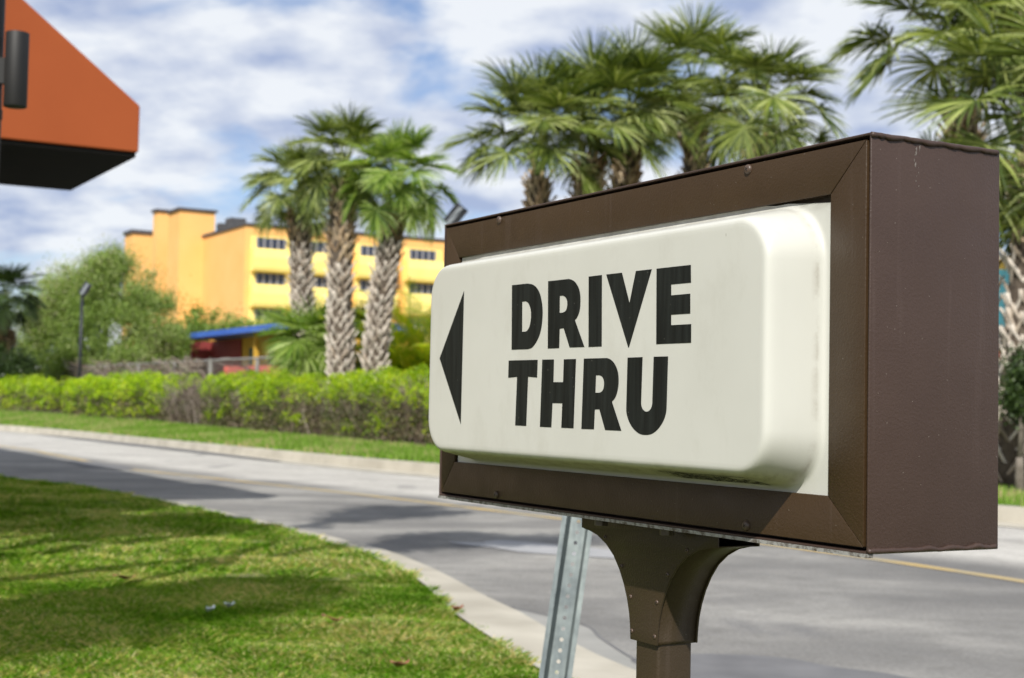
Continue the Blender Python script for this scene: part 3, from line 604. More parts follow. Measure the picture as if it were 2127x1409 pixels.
sec = [(-.038, .0), (-.027, .0), (-.0185, -.030), (.0185, -.030), (.027, .0), (.038, .0)]   # (side, towards viewer)
th = 0.003; LEN = np.linalg.norm(top_g-base_g); Hs = 0.0254; nh = int(LEN/Hs)
V = []; F = []
def gv_(s_, f_, h_): return base_g + side*s_ + fwd*f_ + ax*h_
b = MB()
for i in (0, 1, 3, 4):
    (s0, f0), (s1, f1) = sec[i], sec[i+1]
    d_ = np.array([s1-s0, f1-f0]); d_ /= np.linalg.norm(d_); nn = np.array([d_[1], -d_[0]])*th
    b.prism([gv_(s0, f0, 0), gv_(s1, f1, 0), gv_(s1+nn[0], f1+nn[1], 0), gv_(s0+nn[0], f0+nn[1], 0)], ax*LEN)
# web with punched holes: each cell is a square ring around an octagonal opening
hr = 0.0048
for j in range(nh):
    z0, z1 = j*Hs, (j+1)*Hs; zc_ = (z0+z1)/2; n8 = 16; Vv = []
    for off in (0, -th):
        for k in range(n8):
            a = 2*math.pi*k/n8; Vv.append(gv_(hr*math.cos(a), -.030+off, zc_+hr*math.sin(a)))
        for k in range(n8):
            a = 2*math.pi*k/n8; m2 = max(abs(math.cos(a)), abs(math.sin(a))); Vv.append(gv_(.0185*math.cos(a)/m2, -.030+off, zc_+Hs/2*math.sin(a)/m2))
    Ff = []
    for k in range(n8):
        k2 = (k+1) % n8
        Ff += [[k, k2, n8+k2, n8+k], [2*n8+k, 3*n8+k, 3*n8+k2, 2*n8+k2], [k, 2*n8+k, 2*n8+k2, k2]]
    b.add(Vv, Ff)
o = npmesh('channel', np.array(b.v), b.f, M['galv'], gpst)
# ------------------------------------------------------------------ vegetation builders
def unit(v): return v/(np.linalg.norm(v, axis=-1, keepdims=True)+1e-9)
def fan_frond(rg, origin, az, el, pet, fan, nl, droop, wid=0.034, half=125, fold=0.0):
    """one costapalmate leaf: petiole strip + leaflets, returns V, F(quads)"""
    h = np.array([math.cos(az), math.sin(az), 0]); z = ZZ; side = np.array([-math.sin(az), math.cos(az), 0])
    V = []; F = []; p = np.array(origin, float); e = el; pts = [p.copy()]; K = 6
    for k in range(K):
        d = h*math.cos(e)+z*math.sin(e); p = p + d*pet/K; e -= droop*(0.5/K); pts.append(p.copy())
    for k, q in enumerate(pts):
        w_ = 0.022*(1-0.5*k/K); V += [q-side*w_, q+side*w_]
    for k in range(K): F.append([2*k, 2*k+1, 2*k+3, 2*k+2])
    e -= fold; d = h*math.cos(e)+z*math.sin(e); up = np.cross(side, d); up = up if up[2] > 0 else -up
    b0 = len(V); a = np.linspace(-R(half), R(half), nl) + rg.normal(0, .03, nl)
    Ld = fan*(0.62+0.38*np.cos(a*0.62))*rg.uniform(.86, 1.06, nl)
    dirs = d[None]*np.cos(a)[:, None] + side[None]*np.sin(a)[:, None] + up[None]*(0.28*np.abs(np.sin(a)))[:, None]*rg.uniform(.3, 1.4, nl)[:, None]
    dirs = unit(dirs)
    perp = unit(np.cross(dirs, up[None])); 
    sgm = [0, .35, .62, .84, 1.0]; wf_ = [.35, 1.0, .85, .55, .06]
    cur = np.repeat((pts[-1])[None], nl, 0) + d[None]*(0.16*fan*np.cos(a/2))[:, None]*0.4
    st = []; prev = 0; dd = dirs.copy(); fall = rg.uniform(.5, 1.3, nl)*droop
    for s_, wv in zip(sgm, wf_):
        cur = cur + dd*((s_-prev)*Ld)[:, None]; prev = s_
        tw = perp*(wid*wv/2); tw = tw + up[None]*(wid*wv*0.28)*np.where(np.arange(nl) % 2, 1, -1)[:, None]
        st.append((cur-tw, cur+tw)); dd = unit(dd + np.array([0, 0, -1.])[None]*(0.16+0.62*s_**1.5)[None]*fall[:, None] if False else dd + np.array([0, 0, -1.])*((0.05+0.52*s_**2)*fall)[:, None])
    A = np.stack([np.stack(x, 1) for x in st], 1)   # nl,5,2,3
    ns = len(sgm); idx = b0+np.arange(nl)[:, None]*ns*2
    for k in range(ns-1):
        F += [list(r) for r in np.concatenate([idx+2*k, idx+2*k+1, idx+2*k+3, idx+2*k+2], 1)]
    return np.concatenate([np.array(V), A.reshape(-1, 3)]), np.array(F)
def sabal_crown(seed, n=34, pet=1.0, fan=0.95, lo=-50, hi=80, nl=60, azr=None, wid=0.026, fk=42):
    rg = np.random.default_rng(seed); VV = []; FF = []; b = 0
    for k in range(n):
        t = k/(n-1); el = R(hi + (lo-hi)*t**0.9) + rg.normal(0, .10); az = k*2.39996+rg.normal(0, .18)
        V, F = fan_frond(rg, (0.06*math.cos(az), 0.06*math.sin(az), 0.28*(1-t)), az, el, pet*rg.uniform(.75, 1.1)*(0.72+0.28*math.sin(min(math.pi/2, t*2.6+.35))), fan*rg.uniform(.85, 1.1), nl, 0.35+0.6*t+rg.uniform(-.1, .25), wid, fold=R(rg.uniform(5, 22)+fk*t))
        VV.append(V); FF.append(F+b); b += len(V)
    return np.concatenate(VV), np.concatenate(FF)
GREEN = [(0.032, 0.056, 0.010), (0.070, 0.112, 0.018), (0.130, 0.180, 0.028), (0.22, 0.275, 0.050), (0.42, 0.47, 0.18)]
M['darkleaf'] = leafmat('dark_leaves', [(0.020, 0.040, 0.010), (0.035, 0.065, 0.013), (0.06, 0.10, 0.02)], 0.2, 0.45, 0.8)
M['palm'] = leafmat('palm_leaf', GREEN, 0.22, 0.48, 0.6, 0.4)
M['palm2'] = leafmat('palm_leaf_bright', [(0.06, 0.12, 0.016), (0.12, 0.22, 0.028), (0.19, 0.30, 0.04), (0.30, 0.42, 0.08), (0.46, 0.55, 0.22)], 0.36, 0.48, 0.6, 0.4)
M['deadfrond'] = leafmat('dead_palm_leaf', [(0.10, 0.06, 0.03), (0.22, 0.15, 0.08), (0.33, 0.25, 0.14)], 0.2, 0.7)
M['boot'] = leafmat('palm_boots', [(0.26, 0.22, 0.175), (0.46, 0.41, 0.35), (0.62, 0.57, 0.50), (0.38, 0.31, 0.24)], 0.0, 0.9, 1.2, 0.1)
M['bootbrown'] = leafmat('palm_boots_brown', [(0.18, 0.11, 0.06), (0.36, 0.26, 0.16), (0.50, 0.39, 0.26), (0.42, 0.35, 0.26)], 0.0, 0.9, 1.2, 0.1)
M['bark'] = simple('palm_bark', (0.05, 0.036, 0.026), (0.12, 0.095, 0.07), 14, 0.95, 0, 0.8, 40, 0.02)
M['stalk'] = leafmat('green_stalks', [(0.10, 0.16, 0.03), (0.20, 0.26, 0.06), (0.24, 0.20, 0.09)], 0.1, 0.6)
def sabal(name, foot, top, label, seed, r=0.21, crown_s=1.0, n=34, group='tall fan palms behind the hedge', mc='palm', brown=0.25, lo=-50, boots=True, skirt=0, gaps=.12, fk=34, lift=.34):
    foot = np.array(foot, float); top = np.array(top, float); t = empty(name, foot, label, 'palm tree', group)
    Ht = np.linalg.norm(top-foot); axd = (top-foot)/Ht; rg = np.random.default_rng(seed+100)
    bend = np.array([rg.uniform(-.12, .12), rg.uniform(-.1, .1), 0])
    def ctr(s): return foot + (top-foot)*s + bend*math.sin(math.pi*s)
    mb = MB(); ss = np.linspace(0, 1, 22); mb.tube([ctr(s) for s in ss], [r*(1.12-0.15*s if s < .9 else 0.97-1.8*(s-.9)) for s in ss], 14); mb.build('trunk', M['bark'], t, smooth=True)
    if boots:
        for part, (s0, s1, mm) in enumerate(((0.0, 1-brown, 'boot'), (1-brown, 1.0, 'bootbrown'))):
            V = []; F = []; row = 0.118; nr = int(Ht*(s1-s0)/row)
            for j in range(nr):
                s = s0+(j+.5)*row/Ht
                if s > 0.985: break
                na = 7; rad = r*(1.06-0.12*s if s < .9 else 0.97-1.3*(s-.9)); sw = 1.0+(0.35 if s > .55 else 0)*rg.random()
                for k in range(na):
                    a = 2*math.pi*(k+.5*(j % 2))/na+rg.normal(0, .12)+seed; c = ctr(s+rg.normal(0, .018/Ht)); ou = np.array([math.cos(a), math.sin(a), 0]); sd_ = np.array([-math.sin(a), math.cos(a), 0])
                    ln = rg.uniform(.20, .30)*(1.15 if part else 1); tilt = rg.uniform(.10, .28)*sw; wd = rad*0.80; th_ = 0.020
                    if rg.random() < gaps: continue
                    for sg in (-1, 1):   # two legs of the split base meeting above
                        p0 = c+ou*(rad*0.96)+sd_*sg*wd*0.55; p1 = c+ou*(rad*1.0+ln*tilt)+ZZ*ln*0.62+sd_*sg*0.010; 
                        p2 = c+ou*(rad*1.0+ln*tilt*2.1)+ZZ*ln*1.0+sd_*sg*rg.uniform(.0, .035)
                        w0, w1, w2 = 0.042, 0.036, 0.022; b = len(V)
                        for p, wq in ((p0, w0), (p1, w1), (p2, w2)):
                            V += [p-sd_*wq*.5*0+sd_*(-wq/2), p+sd_*wq/2, p+sd_*wq/2-ou*th_*1.6, p-sd_*wq/2-ou*th_*1.6]
                        for q in (0, 4): F += [[b+q+i, b+q+(i+1) % 4, b+q+4+(i+1) % 4, b+q+4+i] for i in range(4)]
                        F.append([b+8, b+9, b+10, b+11])
            npmesh('boots', np.array(V), np.array(F), M[mm], t)
    V, F = sabal_crown(seed, int(n*1.16), 1.0*crown_s, 0.88*crown_s, lo, 86, fk=fk); npmesh('crown', V+ctr(1.0)+ZZ*lift, F, M[mc], t)
    # bright leaf stalk bundle at the heart
    mb = MB()
    for k in range(16):
        a = rg.uniform(0, 6.28); o_ = ctr(.97)+np.array([math.cos(a), math.sin(a), 0])*r*.45; mb.tube([o_, o_+ZZ*.35+(o_-ctr(.97))*.4, o_+ZZ*.7*crown_s+(o_-ctr(.97))*2.2], [.03, .022, .012], 5)
    mb.build('stalks', M['stalk'], t)
    if skirt:
        VV = []; FF = []; b = 0
        for k in range(skirt):
            V, F = fan_frond(rg, (0, 0, -.1), k*2.4, R(-50-rg.uniform(0, 25)), .8*crown_s, .8*crown_s, 26, 1.5, .04); VV.append(V); FF.append(F+b); b += len(V)
        npmesh('dead_fronds', np.concatenate(VV)+ctr(1.0), np.concatenate(FF), M['deadfrond'], t)
    return t
def zg(Y): return float(np.clip(0.155+(Y-15)*0.0105, 0.155, 0.5))
def palm_at(xf, yf, xt, yt, Y, *a, **k):
    ft = at(xf, yf, Y); dirx = (at(xt, yt, Y)-ft); foot = ft - dirx*((ft[2]-zg(Y))/dirx[2]); return sabal('sabal_palm', foot, at(xt, yt, Y), *a, **k)
palm_at(640, 700, 622, 448, 37, 'fan palm with grey criss-cross trunk, left one of three before the yellow hotel', 11, r=.26, crown_s=.90, n=30, brown=.16, lo=-12)
palm_at(714, 740, 713, 400, 31, 'fan palm with dark shaggy neck, middle one of three before the yellow hotel', 12, r=.235, crown_s=.82, n=30, brown=.3, lo=-8)
palm_at(790, 745, 824, 438, 30, 'fan palm leaning right with pale scaly trunk, right one of the three before the hotel', 13, r=.225, crown_s=.82, n=28, mc='palm2', brown=.14, lo=-18)
palm_at(1112, 500, 1118, 368, 25, 'fan palm with slim dark neck rising above the left half of the sign', 14, r=.17, crown_s=.95, n=24, brown=.35, lo=-4, fk=18)
palm_at(1218, 480, 1221, 330, 25.5, 'fan palm with brown shaggy neck above the middle of the sign, second from the floodlight', 15, r=.23, crown_s=.95, n=24, brown=.5, lo=8, fk=14)
palm_at(1297, 470, 1308, 305, 26.5, 'tallest fan palm with brown neck above the letter V of the sign', 16, r=.23, crown_s=.98, n=24, brown=.5, lo=10, fk=14)
palm_at(1440, 480, 1440, 240, 28, 'dense fan palm behind the top edge of the sign with its trunk hidden', 17, r=.22, crown_s=1.0, n=26, brown=.5, lo=-5, fk=22)
palm_at(1575, 480, 1580, 300, 24.5, 'low fan palm whose fronds reach over the right half of the sign top', 18, r=.22, crown_s=.92, n=24, brown=.5, lo=-20)
palm_at(2000, 420, 1992, 232, 19.5, 'big fan palm with sunlit crown behind the near end of the sign', 19, r=.22, crown_s=1.02, n=24, brown=.6, lo=14, fk=26, lift=.6)
palm_at(2092, 900, 2135, 340, 17.5, 'fan palm at the right edge with pale broken boots beside the sign', 20, r=.21, crown_s=1.0, n=28, brown=.3, lo=-70, gaps=.35)
palm_at(2190, 700, 2150, 30, 20, 'tall fan palm hanging in at the upper right corner', 21, r=.2, crown_s=1.05, n=32, lo=-70)
palm_at(14, 760, 8, 650, 54.5, 'small dark fan palm with brown dead fronds at the left edge', 22, r=.22, crown_s=.95, n=34, group='small palms far left', skirt=30, boots=False, mc='darkleaf', lo=-20)

def hedge_y(x):
    r_ = ray(x, 850); k = r_[0]/r_[1]; H_ = FARr + Nf*2.75; return H_[int(np.argmin(np.abs(H_[:, 0]-k*H_[:, 1])))]
# young palms without trunk and feathery palm
def clump(name, p, label, seed, n, pet, fan, mm, cat='shrub', lo=5, hi=85, nl=50, group=None, droop_wid=.028):
    t = empty(name, p, label, cat, group); V, F = sabal_crown(seed, n, pet, fan, lo, hi, nl, wid=droop_wid); npmesh('fronds', V+np.array(p), F, M[mm], t); return t
p = at(644, 800, 34.6); p[2] = 2.25; clump('young_palm', p, 'bushy young fan palm with drooping fronds left of the middle trunk', 31, 38, .5, .98, 'palm2', lo=-45, hi=80)
p = at(745, 800, 36); p[2] = 2.1; clump('young_palm', p, 'dark young fan palm between the two chevron patterned trunks', 32, 26, .8, 0.9, 'palm', lo=-40, hi=80)
def feather(name, p, label, seed, n, L_, mm, el=(30, 85)):
    rg = np.random.default_rng(seed); t = empty(name, p, label, 'palm', None); VV = []; FF = []; b = 0
    for k in range(n):
        az = k*2.4+rg.normal(0, .3); e = R(rg.uniform(*el)); q = np.array(p, float)+np.array([rg.normal(0, .12), rg.normal(0, .12), 0]); hh = np.array([math.cos(az), math.sin(az), 0]); sd_ = np.array([-math.sin(az), math.cos(az), 0])
        ns = 22; ln = L_*rg.uniform(.75, 1.1); V = []; F = []; pts = []
        for j in range(ns):
            d = hh*math.cos(e)+ZZ*math.sin(e); pts.append((q.copy(), d)); q = q+d*ln/ns; e -= R(1.5+.32*j)*rg.uniform(.5, 1.2)
        for j, (q_, d) in enumerate(pts):
            V += [q_-sd_*.012, q_+sd_*.012]
            if j: F.append([2*j-2, 2*j-1, 2*j+1, 2*j])
        for j, (q_, d) in enumerate(pts):
            if j < 4: continue
            for sg in (-1, 1):
                for h_ in (0, .5):
                    ll = .42*math.sin(math.pi*min(1, (j+2)/ns))**.6*rg.uniform(.8, 1.1)*L_/2; dd = unit(sd_*sg+d*.75+ZZ*.12); q0 = q_+d*h_*ln/ns; q1 = q0+dd*ll*.5+ZZ*.02; q2 = q1+unit(dd-ZZ*.55)*ll*.5; wv = unit(np.cross(dd, ZZ))*.026
                    bb = len(V); V += [q0-wv*.5, q0+wv*.5, q1+wv, q1-wv, q2+wv*.1, q2-wv*.1]; F += [[bb, bb+1, bb+2, bb+3], [bb+3, bb+2, bb+4, bb+5]]
        VV.append(np.array(V)); FF.append(np.array(F)+b); b += len(V)
    npmesh('fronds', np.concatenate(VV), np.concatenate(FF), M[mm], t); return t
M['areca'] = leafmat('yellow_green_frond', [(0.16, 0.30, 0.02), (0.32, 0.46, 0.03), (0.55, 0.60, 0.04), (0.70, 0.62, 0.06)], 0.5, 0.45)
p = at(862, 800, 33); p[2] = .45; feather('areca_palm', p, 'yellow green feather palm beside the sign arrow behind the hedge', 41, 26, 4.0, 'areca', (70, 89))
p = at(900, 800, 34); p[2] = .45; feather('areca_palm', p, 'taller feather palm half hidden behind the left end of the sign', 42, 20, 4.2, 'areca', (72, 89))

def leaves(pts, size, rg, squash=1.0, fold=True):
    k = len(pts); a = unit(rg.normal(0, 1, (k, 3))); a[:, 2] *= squash; a = unit(a); b = unit(np.cross(a, unit(rg.normal(0, 1, (k, 3))))); s = size*rg.uniform(.6, 1.25, k)[:, None]
    V = np.stack([pts-a*s*.5, pts+b*s*.27, pts+a*s*.5, pts-b*s*.27], 1).reshape(-1, 3); return V, np.arange(4*k).reshape(-1, 4)
def broad_tree(name, foot, label, seed, blobs, nleaf, lsize, mm, trunk_r, cat='tree', group=None, open_=0.0, limbs=True):
    """blobs: list of (centre xyz offset from the foot, radii)"""
    rg = np.random.default_rng(seed); t = empty(name, foot, label, cat, group); foot = np.array(foot, float); mb = MB(); fk = foot+ZZ*np.mean([b_[0][2] for b_ in blobs])*0.32
    mb.tube([foot-ZZ*.1, foot+(fk-foot)*.5, fk], [trunk_r*1.2, trunk_r, trunk_r*.8], 10)
    twp = []
    for (c, rr) in blobs:
        c = foot+np.array(c); rr = np.array(rr); mid = fk*.45+c*.55+rg.normal(0, .12, 3)*rr; mb.tube([fk, mid, c], [trunk_r*.55, trunk_r*.35, trunk_r*.15], 6)
        for k in range(14):
            e = c+unit(rg.normal(0, 1, 3))*rr*rg.uniform(.6, 1.08); s0 = mid+(c-mid)*rg.random(); mb.tube([s0, (s0+e)/2+rg.normal(0, .08, 3)*rr, e], [trunk_r*.14, trunk_r*.08, trunk_r*.03], 4, False); twp += [s0+(e-s0)*q for q in (.5, .7, .85, .95, 1.02)]
    mb.build('trunk', M['treebark'], t, smooth=True)
    twp = np.array(twp); vol = np.array([r_[0]*r_[1]*r_[2] for _, r_ in blobs])**.66; i = rg.integers(0, len(twp), nleaf); sp = np.array([min(1.0, .36*np.mean(blobs[0][1]))])
    P = twp[i]+rg.normal(0, 1, (nleaf, 3))*sp*np.array([1, 1, .7])*rg.uniform(.2, 1, (nleaf, 1))
    V, F = leaves(P, lsize, rg); npmesh('crown', V, F, M[mm], t); return t
M['treebark'] = simple('tree_bark', (0.10, 0.085, 0.065), (0.22, 0.19, 0.16), 6, 0.9, 0, .6, 30, .02)
M['oak'] = leafmat('oak_leaves', [(0.12, 0.19, 0.035), (0.19, 0.29, 0.055), (0.26, 0.37, 0.08), (0.33, 0.43, 0.13), (0.36, 0.34, 0.22)], 0.35, 0.55, 0.35)
M['oak2'] = leafmat('bright_leaves', [(0.09, 0.155, 0.02), (0.14, 0.23, 0.03), (0.20, 0.30, 0.05)], 0.35, 0.55, 0.5)
f = at(208, 760, 60); f[2] = .5
broad_tree('oak_tree', f, 'broad airy green tree with feathery crown in front of the left end of the hotel', 51,
  [((0.7, 0, 5.3), (1.6, 1.4, 1.3)), ((-0.7, .3, 5.0), (1.3, 1.3, 1.2)), ((1.7, 0, 4.4), (1.3, 1.3, 1.3)), ((-2.2, 0, 3.7), (1.0, 1.3, 1.4)), ((-1.2, 0, 4.3), (1.2, 1.3, 1.3)), ((0.2, -.3, 3.6), (1.6, 1.4, 1.4)), ((2.3, 0, 3.1), (1.1, 1.2, 1.2)), ((-1.9, -.6, 2.2), (1.4, 1.3, 1.2)), ((-2.6, -.2, 1.6), (1.1, 1.3, 1.2)), ((0.0, -.8, 2.0), (1.5, 1.3, 1.2)), ((1.4, -.8, 1.8), (1.5, 1.3, 1.1)), ((2.5, -.4, 1.7), (1.2, 1.1, 1.1)), ((2.6, .2, 2.9), (1.1, 1.1, 1.2)), ((.2, 0, 6.2), (.7, .7, .4)), ((-1.7, 0, 4.9), (1.1, 1.2, 1.0)), ((-2.5, 0, 3.4), (.8, 1, 1))], 150000, .10, 'oak', .26)
for (x, y, Y, s_, lab) in ((405, 690, 66, .9, 'bushy dark green shrub tree right of the airy tree at the hotel foot'), (475, 700, 72, .75, 'rounded green shrub tree standing left of the blue roof'), (545, 694, 76, .75, 'olive shrub tree above the middle of the blue roof'), (598, 690, 70, .7, 'small shrub tree above the right end of the blue roof')):
    f = at(x, y, Y); hz_ = f[2]; f[2] = .5
    broad_tree('shrub_tree', f, lab, int(x), [((0, 0, hz_-.2), (1.4*s_, 1.2, 1.1*s_)), ((-.9*s_, 0, hz_-1.1), (1.1*s_, 1.1, 1.2*s_)), ((.9*s_, 0, hz_-1.0), (1.1*s_, 1.1, 1.1*s_)), ((0, -.3, hz_-2.0), (1.5*s_, 1, 1.1))], 9000, .17, 'oak' if x > 450 else 'oak2', .14, 'shrub', 'shrub trees along the hotel foot')
f = at(4, 780, 53.6); f[2] = .45; broad_tree('round_shrub', f, 'dark round shrub at the left edge behind the hedge', 61, [((0, 0, 1.9), (1.1, .8, .8)), ((-1.0, 0, 1.5), (.9, .7, .8)), ((.6, 0, 1.2), (.7, .7, .7))], 16000, .12, 'darkleaf', .1, 'shrub')
f = at(2118, 1000, 16.2); f[2] = .2; broad_tree('round_shrub', f, 'dark shrub with reddish twigs right of the pale palm trunk at the right edge', 62, [((0.08, .1, 1.35), (.22, .3, .28)), ((0.3, .2, .95), (.4, .4, .4)), ((0.06, .1, 1.05), (.2, .3, .28))], 12000, .05, 'darkleaf', .05, 'shrub')

# ------------------------------------------------------------------ hedge along the verge: one shrub after another
M['hedge'] = leafmat('hedge_leaves', [(0.15, 0.26, 0.005), (0.26, 0.42, 0.008), (0.39, 0.56, 0.012), (0.56, 0.64, 0.03)], 0.42, 0.42, 1.1, 0.4)
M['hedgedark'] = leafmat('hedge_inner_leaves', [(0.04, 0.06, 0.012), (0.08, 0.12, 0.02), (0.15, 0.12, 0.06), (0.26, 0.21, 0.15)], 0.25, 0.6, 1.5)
M['twig'] = leafmat('twigs', [(0.07, 0.05, 0.035), (0.14, 0.11, 0.085), (0.30, 0.26, 0.22)], 0.0, 0.9)
HL = FARr + Nf*2.75
def hedge_pos(xpx):   # world point of the hedge line seen at photo column xpx
    r_ = ray(xpx, 850); k = r_[0]/r_[1]; f_ = HL[:, 0]-k*HL[:, 1]; i = int(np.argmin(np.abs(f_))); return HL[i], i
def hedge(x0, x1, topz, label, seed, dens, twigs, leaf=0.052, nleaf=15000, dark=0.75, topn=0.1):
    p0, i0 = hedge_pos(x0); p1, i1 = hedge_pos(x1); rg = np.random.default_rng(seed); mid = (p0+p1)/2; ln = np.linalg.norm(p1-p0); ax_ = (p1-p0)/ln; nn = np.array([-ax_[1], ax_[0]])
    zb = 0.155+min(.36, (mid[1]-15)*.0105); t = empty('hedge_shrub', (mid[0], mid[1], zb), label, 'shrub', 'clipped shrubs of the hedge beyond the road'); hgt = topz-zb
    def skin(k, fill):
        u = rg.uniform(-1, 1, k); th = rg.uniform(-.15*math.pi, 1.15*math.pi, k); rr = 1-fill*rg.random(k)**1.6
        pw = lambda q, e: np.sign(q)*np.abs(q)**e
        end = (1-np.abs(u)**3.5)**.5
        y = .72*pw(np.cos(th), .65)*rr*end; z = zb+hgt*(.42+.60*pw(np.sin(th), .55)*rr*(.30+.70*end)); return np.c_[mid[0]+ax_[0]*u*ln*.5+nn[0]*y, mid[1]+ax_[1]*u*ln*.5+nn[1]*y, z], u
    P, u = skin(int(nleaf*2.2), .45)
    nv = np.array([mnoise.noise(Vector((q[0]*1.4, q[1]*1.4, q[2]*1.9+seed))) + .45*mnoise.noise(Vector((q[0]*4, q[1]*4, q[2]*4+seed))) for q in P])
    hrel = (P[:, 2]-zb)/hgt; nv2 = np.array([mnoise.noise(Vector((q[0]*3.0, q[1]*3.0, q[2]*3.0+40))) for q in P])
    P[:, 2] += nv*.30; P[:, :2] += ((nv2+nv)*.20)[:, None]*nn
    keep = (2.1*nv + 1.1*(hrel-.52) + dens) > rg.normal(0.0, .12, len(P)); g_ = P[keep & (hrel > .02)][:nleaf]
    V, F = leaves(g_, leaf, rg); npmesh('foliage', V, F, M['hedge'], t)
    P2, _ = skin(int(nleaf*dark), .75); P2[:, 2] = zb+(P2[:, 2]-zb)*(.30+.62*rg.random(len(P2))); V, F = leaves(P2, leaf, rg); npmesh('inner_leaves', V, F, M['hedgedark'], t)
    mb = MB()
    for k in range(twigs):
        uu = rg.uniform(-1, 1)*ln*.48; b0 = np.array([mid[0]+ax_[0]*uu+nn[0]*rg.normal(0, .2), mid[1]+ax_[1]*uu+nn[1]*rg.normal(0, .2), zb-.03]); e = b0+np.array([rg.normal(0, .25), rg.normal(0, .30), hgt*rg.uniform(.55, 1.03)]); mb.tube([b0, (b0+e)/2+rg.normal(0, .06, 3), e], [.014, .009, .004], 4, False)
        for q in range(3):
            s0 = b0+(e-b0)*rg.uniform(.35, .9); mb.tube([s0, s0+np.array([rg.normal(0, .16), rg.normal(0, .16), rg.uniform(.02, .28)])], [.006, .003], 3, False)
    mb.build('twigs', M['twig'], t)
    return t
def topz(xpx, ypx):
    p_, i_ = hedge_pos(xpx); return float(at(xpx, ypx, p_[1])[2])
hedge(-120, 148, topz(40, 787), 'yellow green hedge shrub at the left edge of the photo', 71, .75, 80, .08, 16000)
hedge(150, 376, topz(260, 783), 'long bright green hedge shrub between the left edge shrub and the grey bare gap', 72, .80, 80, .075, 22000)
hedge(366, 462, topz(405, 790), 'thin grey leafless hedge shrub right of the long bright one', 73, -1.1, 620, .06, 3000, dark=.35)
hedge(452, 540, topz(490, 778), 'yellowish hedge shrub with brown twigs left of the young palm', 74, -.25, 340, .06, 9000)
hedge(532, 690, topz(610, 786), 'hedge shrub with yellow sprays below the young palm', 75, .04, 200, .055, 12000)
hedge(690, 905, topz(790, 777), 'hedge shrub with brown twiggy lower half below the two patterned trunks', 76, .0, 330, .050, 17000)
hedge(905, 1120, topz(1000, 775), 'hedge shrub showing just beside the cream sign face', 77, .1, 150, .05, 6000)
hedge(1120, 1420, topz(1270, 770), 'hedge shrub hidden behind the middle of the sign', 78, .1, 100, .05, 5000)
# ------------------------------------------------------------------ fence, wall, buildings, lamps
M['steel'] = simple('fence_steel', (0.28, 0.27, 0.25), (0.42, 0.41, 0.38), 12, 0.5, 0.5)
FA = at(50, 768, 66); FB = at(560, 743, 41); FC = at(900, 733, 34); FE = at(2080, 690, 19); FE2 = at(2127, 668, 17.6)
fence = empty('chain_link_fence', (FB[0], FB[1], .5), 'grey chain link fence with top rail behind the hedge', 'fence')
for a, b_ in ((FA, FB), (FB, FC), (FC, FE), (FE, FE2+(FE2-FE)*2)):
    mb = MB(); mb.tube([a, b_], .035, 6); mb.build('rail', M['steel'], fence)
mb = MB(); mw = MB(); random.seed(3)
for a, b_ in ((FA, FB), (FB, FC)):
    ln = np.linalg.norm(b_-a); dd = (b_-a)/ln; k = 0.0
    while k < ln:
        p0 = a+dd*k; z0 = .45; hh = p0[2]-z0
        if p0[2] > 0:
            for sg in (1, -1):
                q0 = np.array([p0[0], p0[1], z0]); q1 = np.array([*(p0+dd*sg*hh)[:2], p0[2]]); mw.tube([q0, q1], .0035, 3, False)
        k += .11
mw.build('wire_mesh', M['steel'], fence)
for xp in (62, 142, 218, 287, 362, 436, 533, 640, 760, 880):
    tt = [(FA, FB), (FB, FC)][0 if xp < 560 else 1]; r_ = ray(xp, 800); k_ = r_[0]/r_[1]; a, b_ = tt; s = (k_*a[1]-a[0])/((b_[0]-a[0])-k_*(b_[1]-a[1])); p = a+(b_-a)*s
    MB().tube([(p[0], p[1], .4), (p[0], p[1], p[2]+.03)], .06, 8).build('fence_post', M['steel'], fence)
MB().tube([(FE2[0]+.9, FE2[1]-1.6, .2), (FE2[0]+.9, FE2[1]-1.6, 2.2)], .03, 8).build('fence_post', M['steel'], fence)
# dry vines caught in the fence
rg = np.random.default_rng(9); mb = MB()
for xp0, xp1, cnt, hh in ((60, 112, 120, .1), (112, 172, 260, .35), (180, 430, 620, .12)):
    for k in range(cnt):
        xp = rg.uniform(xp0, xp1); r_ = ray(xp, 800); k_ = r_[0]/r_[1]; a, b_ = FA, FB; s = (k_*a[1]-a[0])/((b_[0]-a[0])-k_*(b_[1]-a[1])); p = a+(b_-a)*s
        q = np.array([p[0], p[1]-.1, rg.uniform(.9, p[2]+hh*.3)]); e = q+np.array([rg.normal(0, .45), rg.normal(0, .1), rg.normal(0, .35)]); e[2] = min(e[2], p[2]+hh); mb.tube([q, (q+e)/2+rg.normal(0, .12, 3), e], [.020, .017, .012], 3, False)
o = mb.build('dry_vines', M['twig'], None, loc=(FA+FB)/2); tag(o, 'tangle of dry brown vines hanging in the chain link fence', 'vines', kind='stuff')
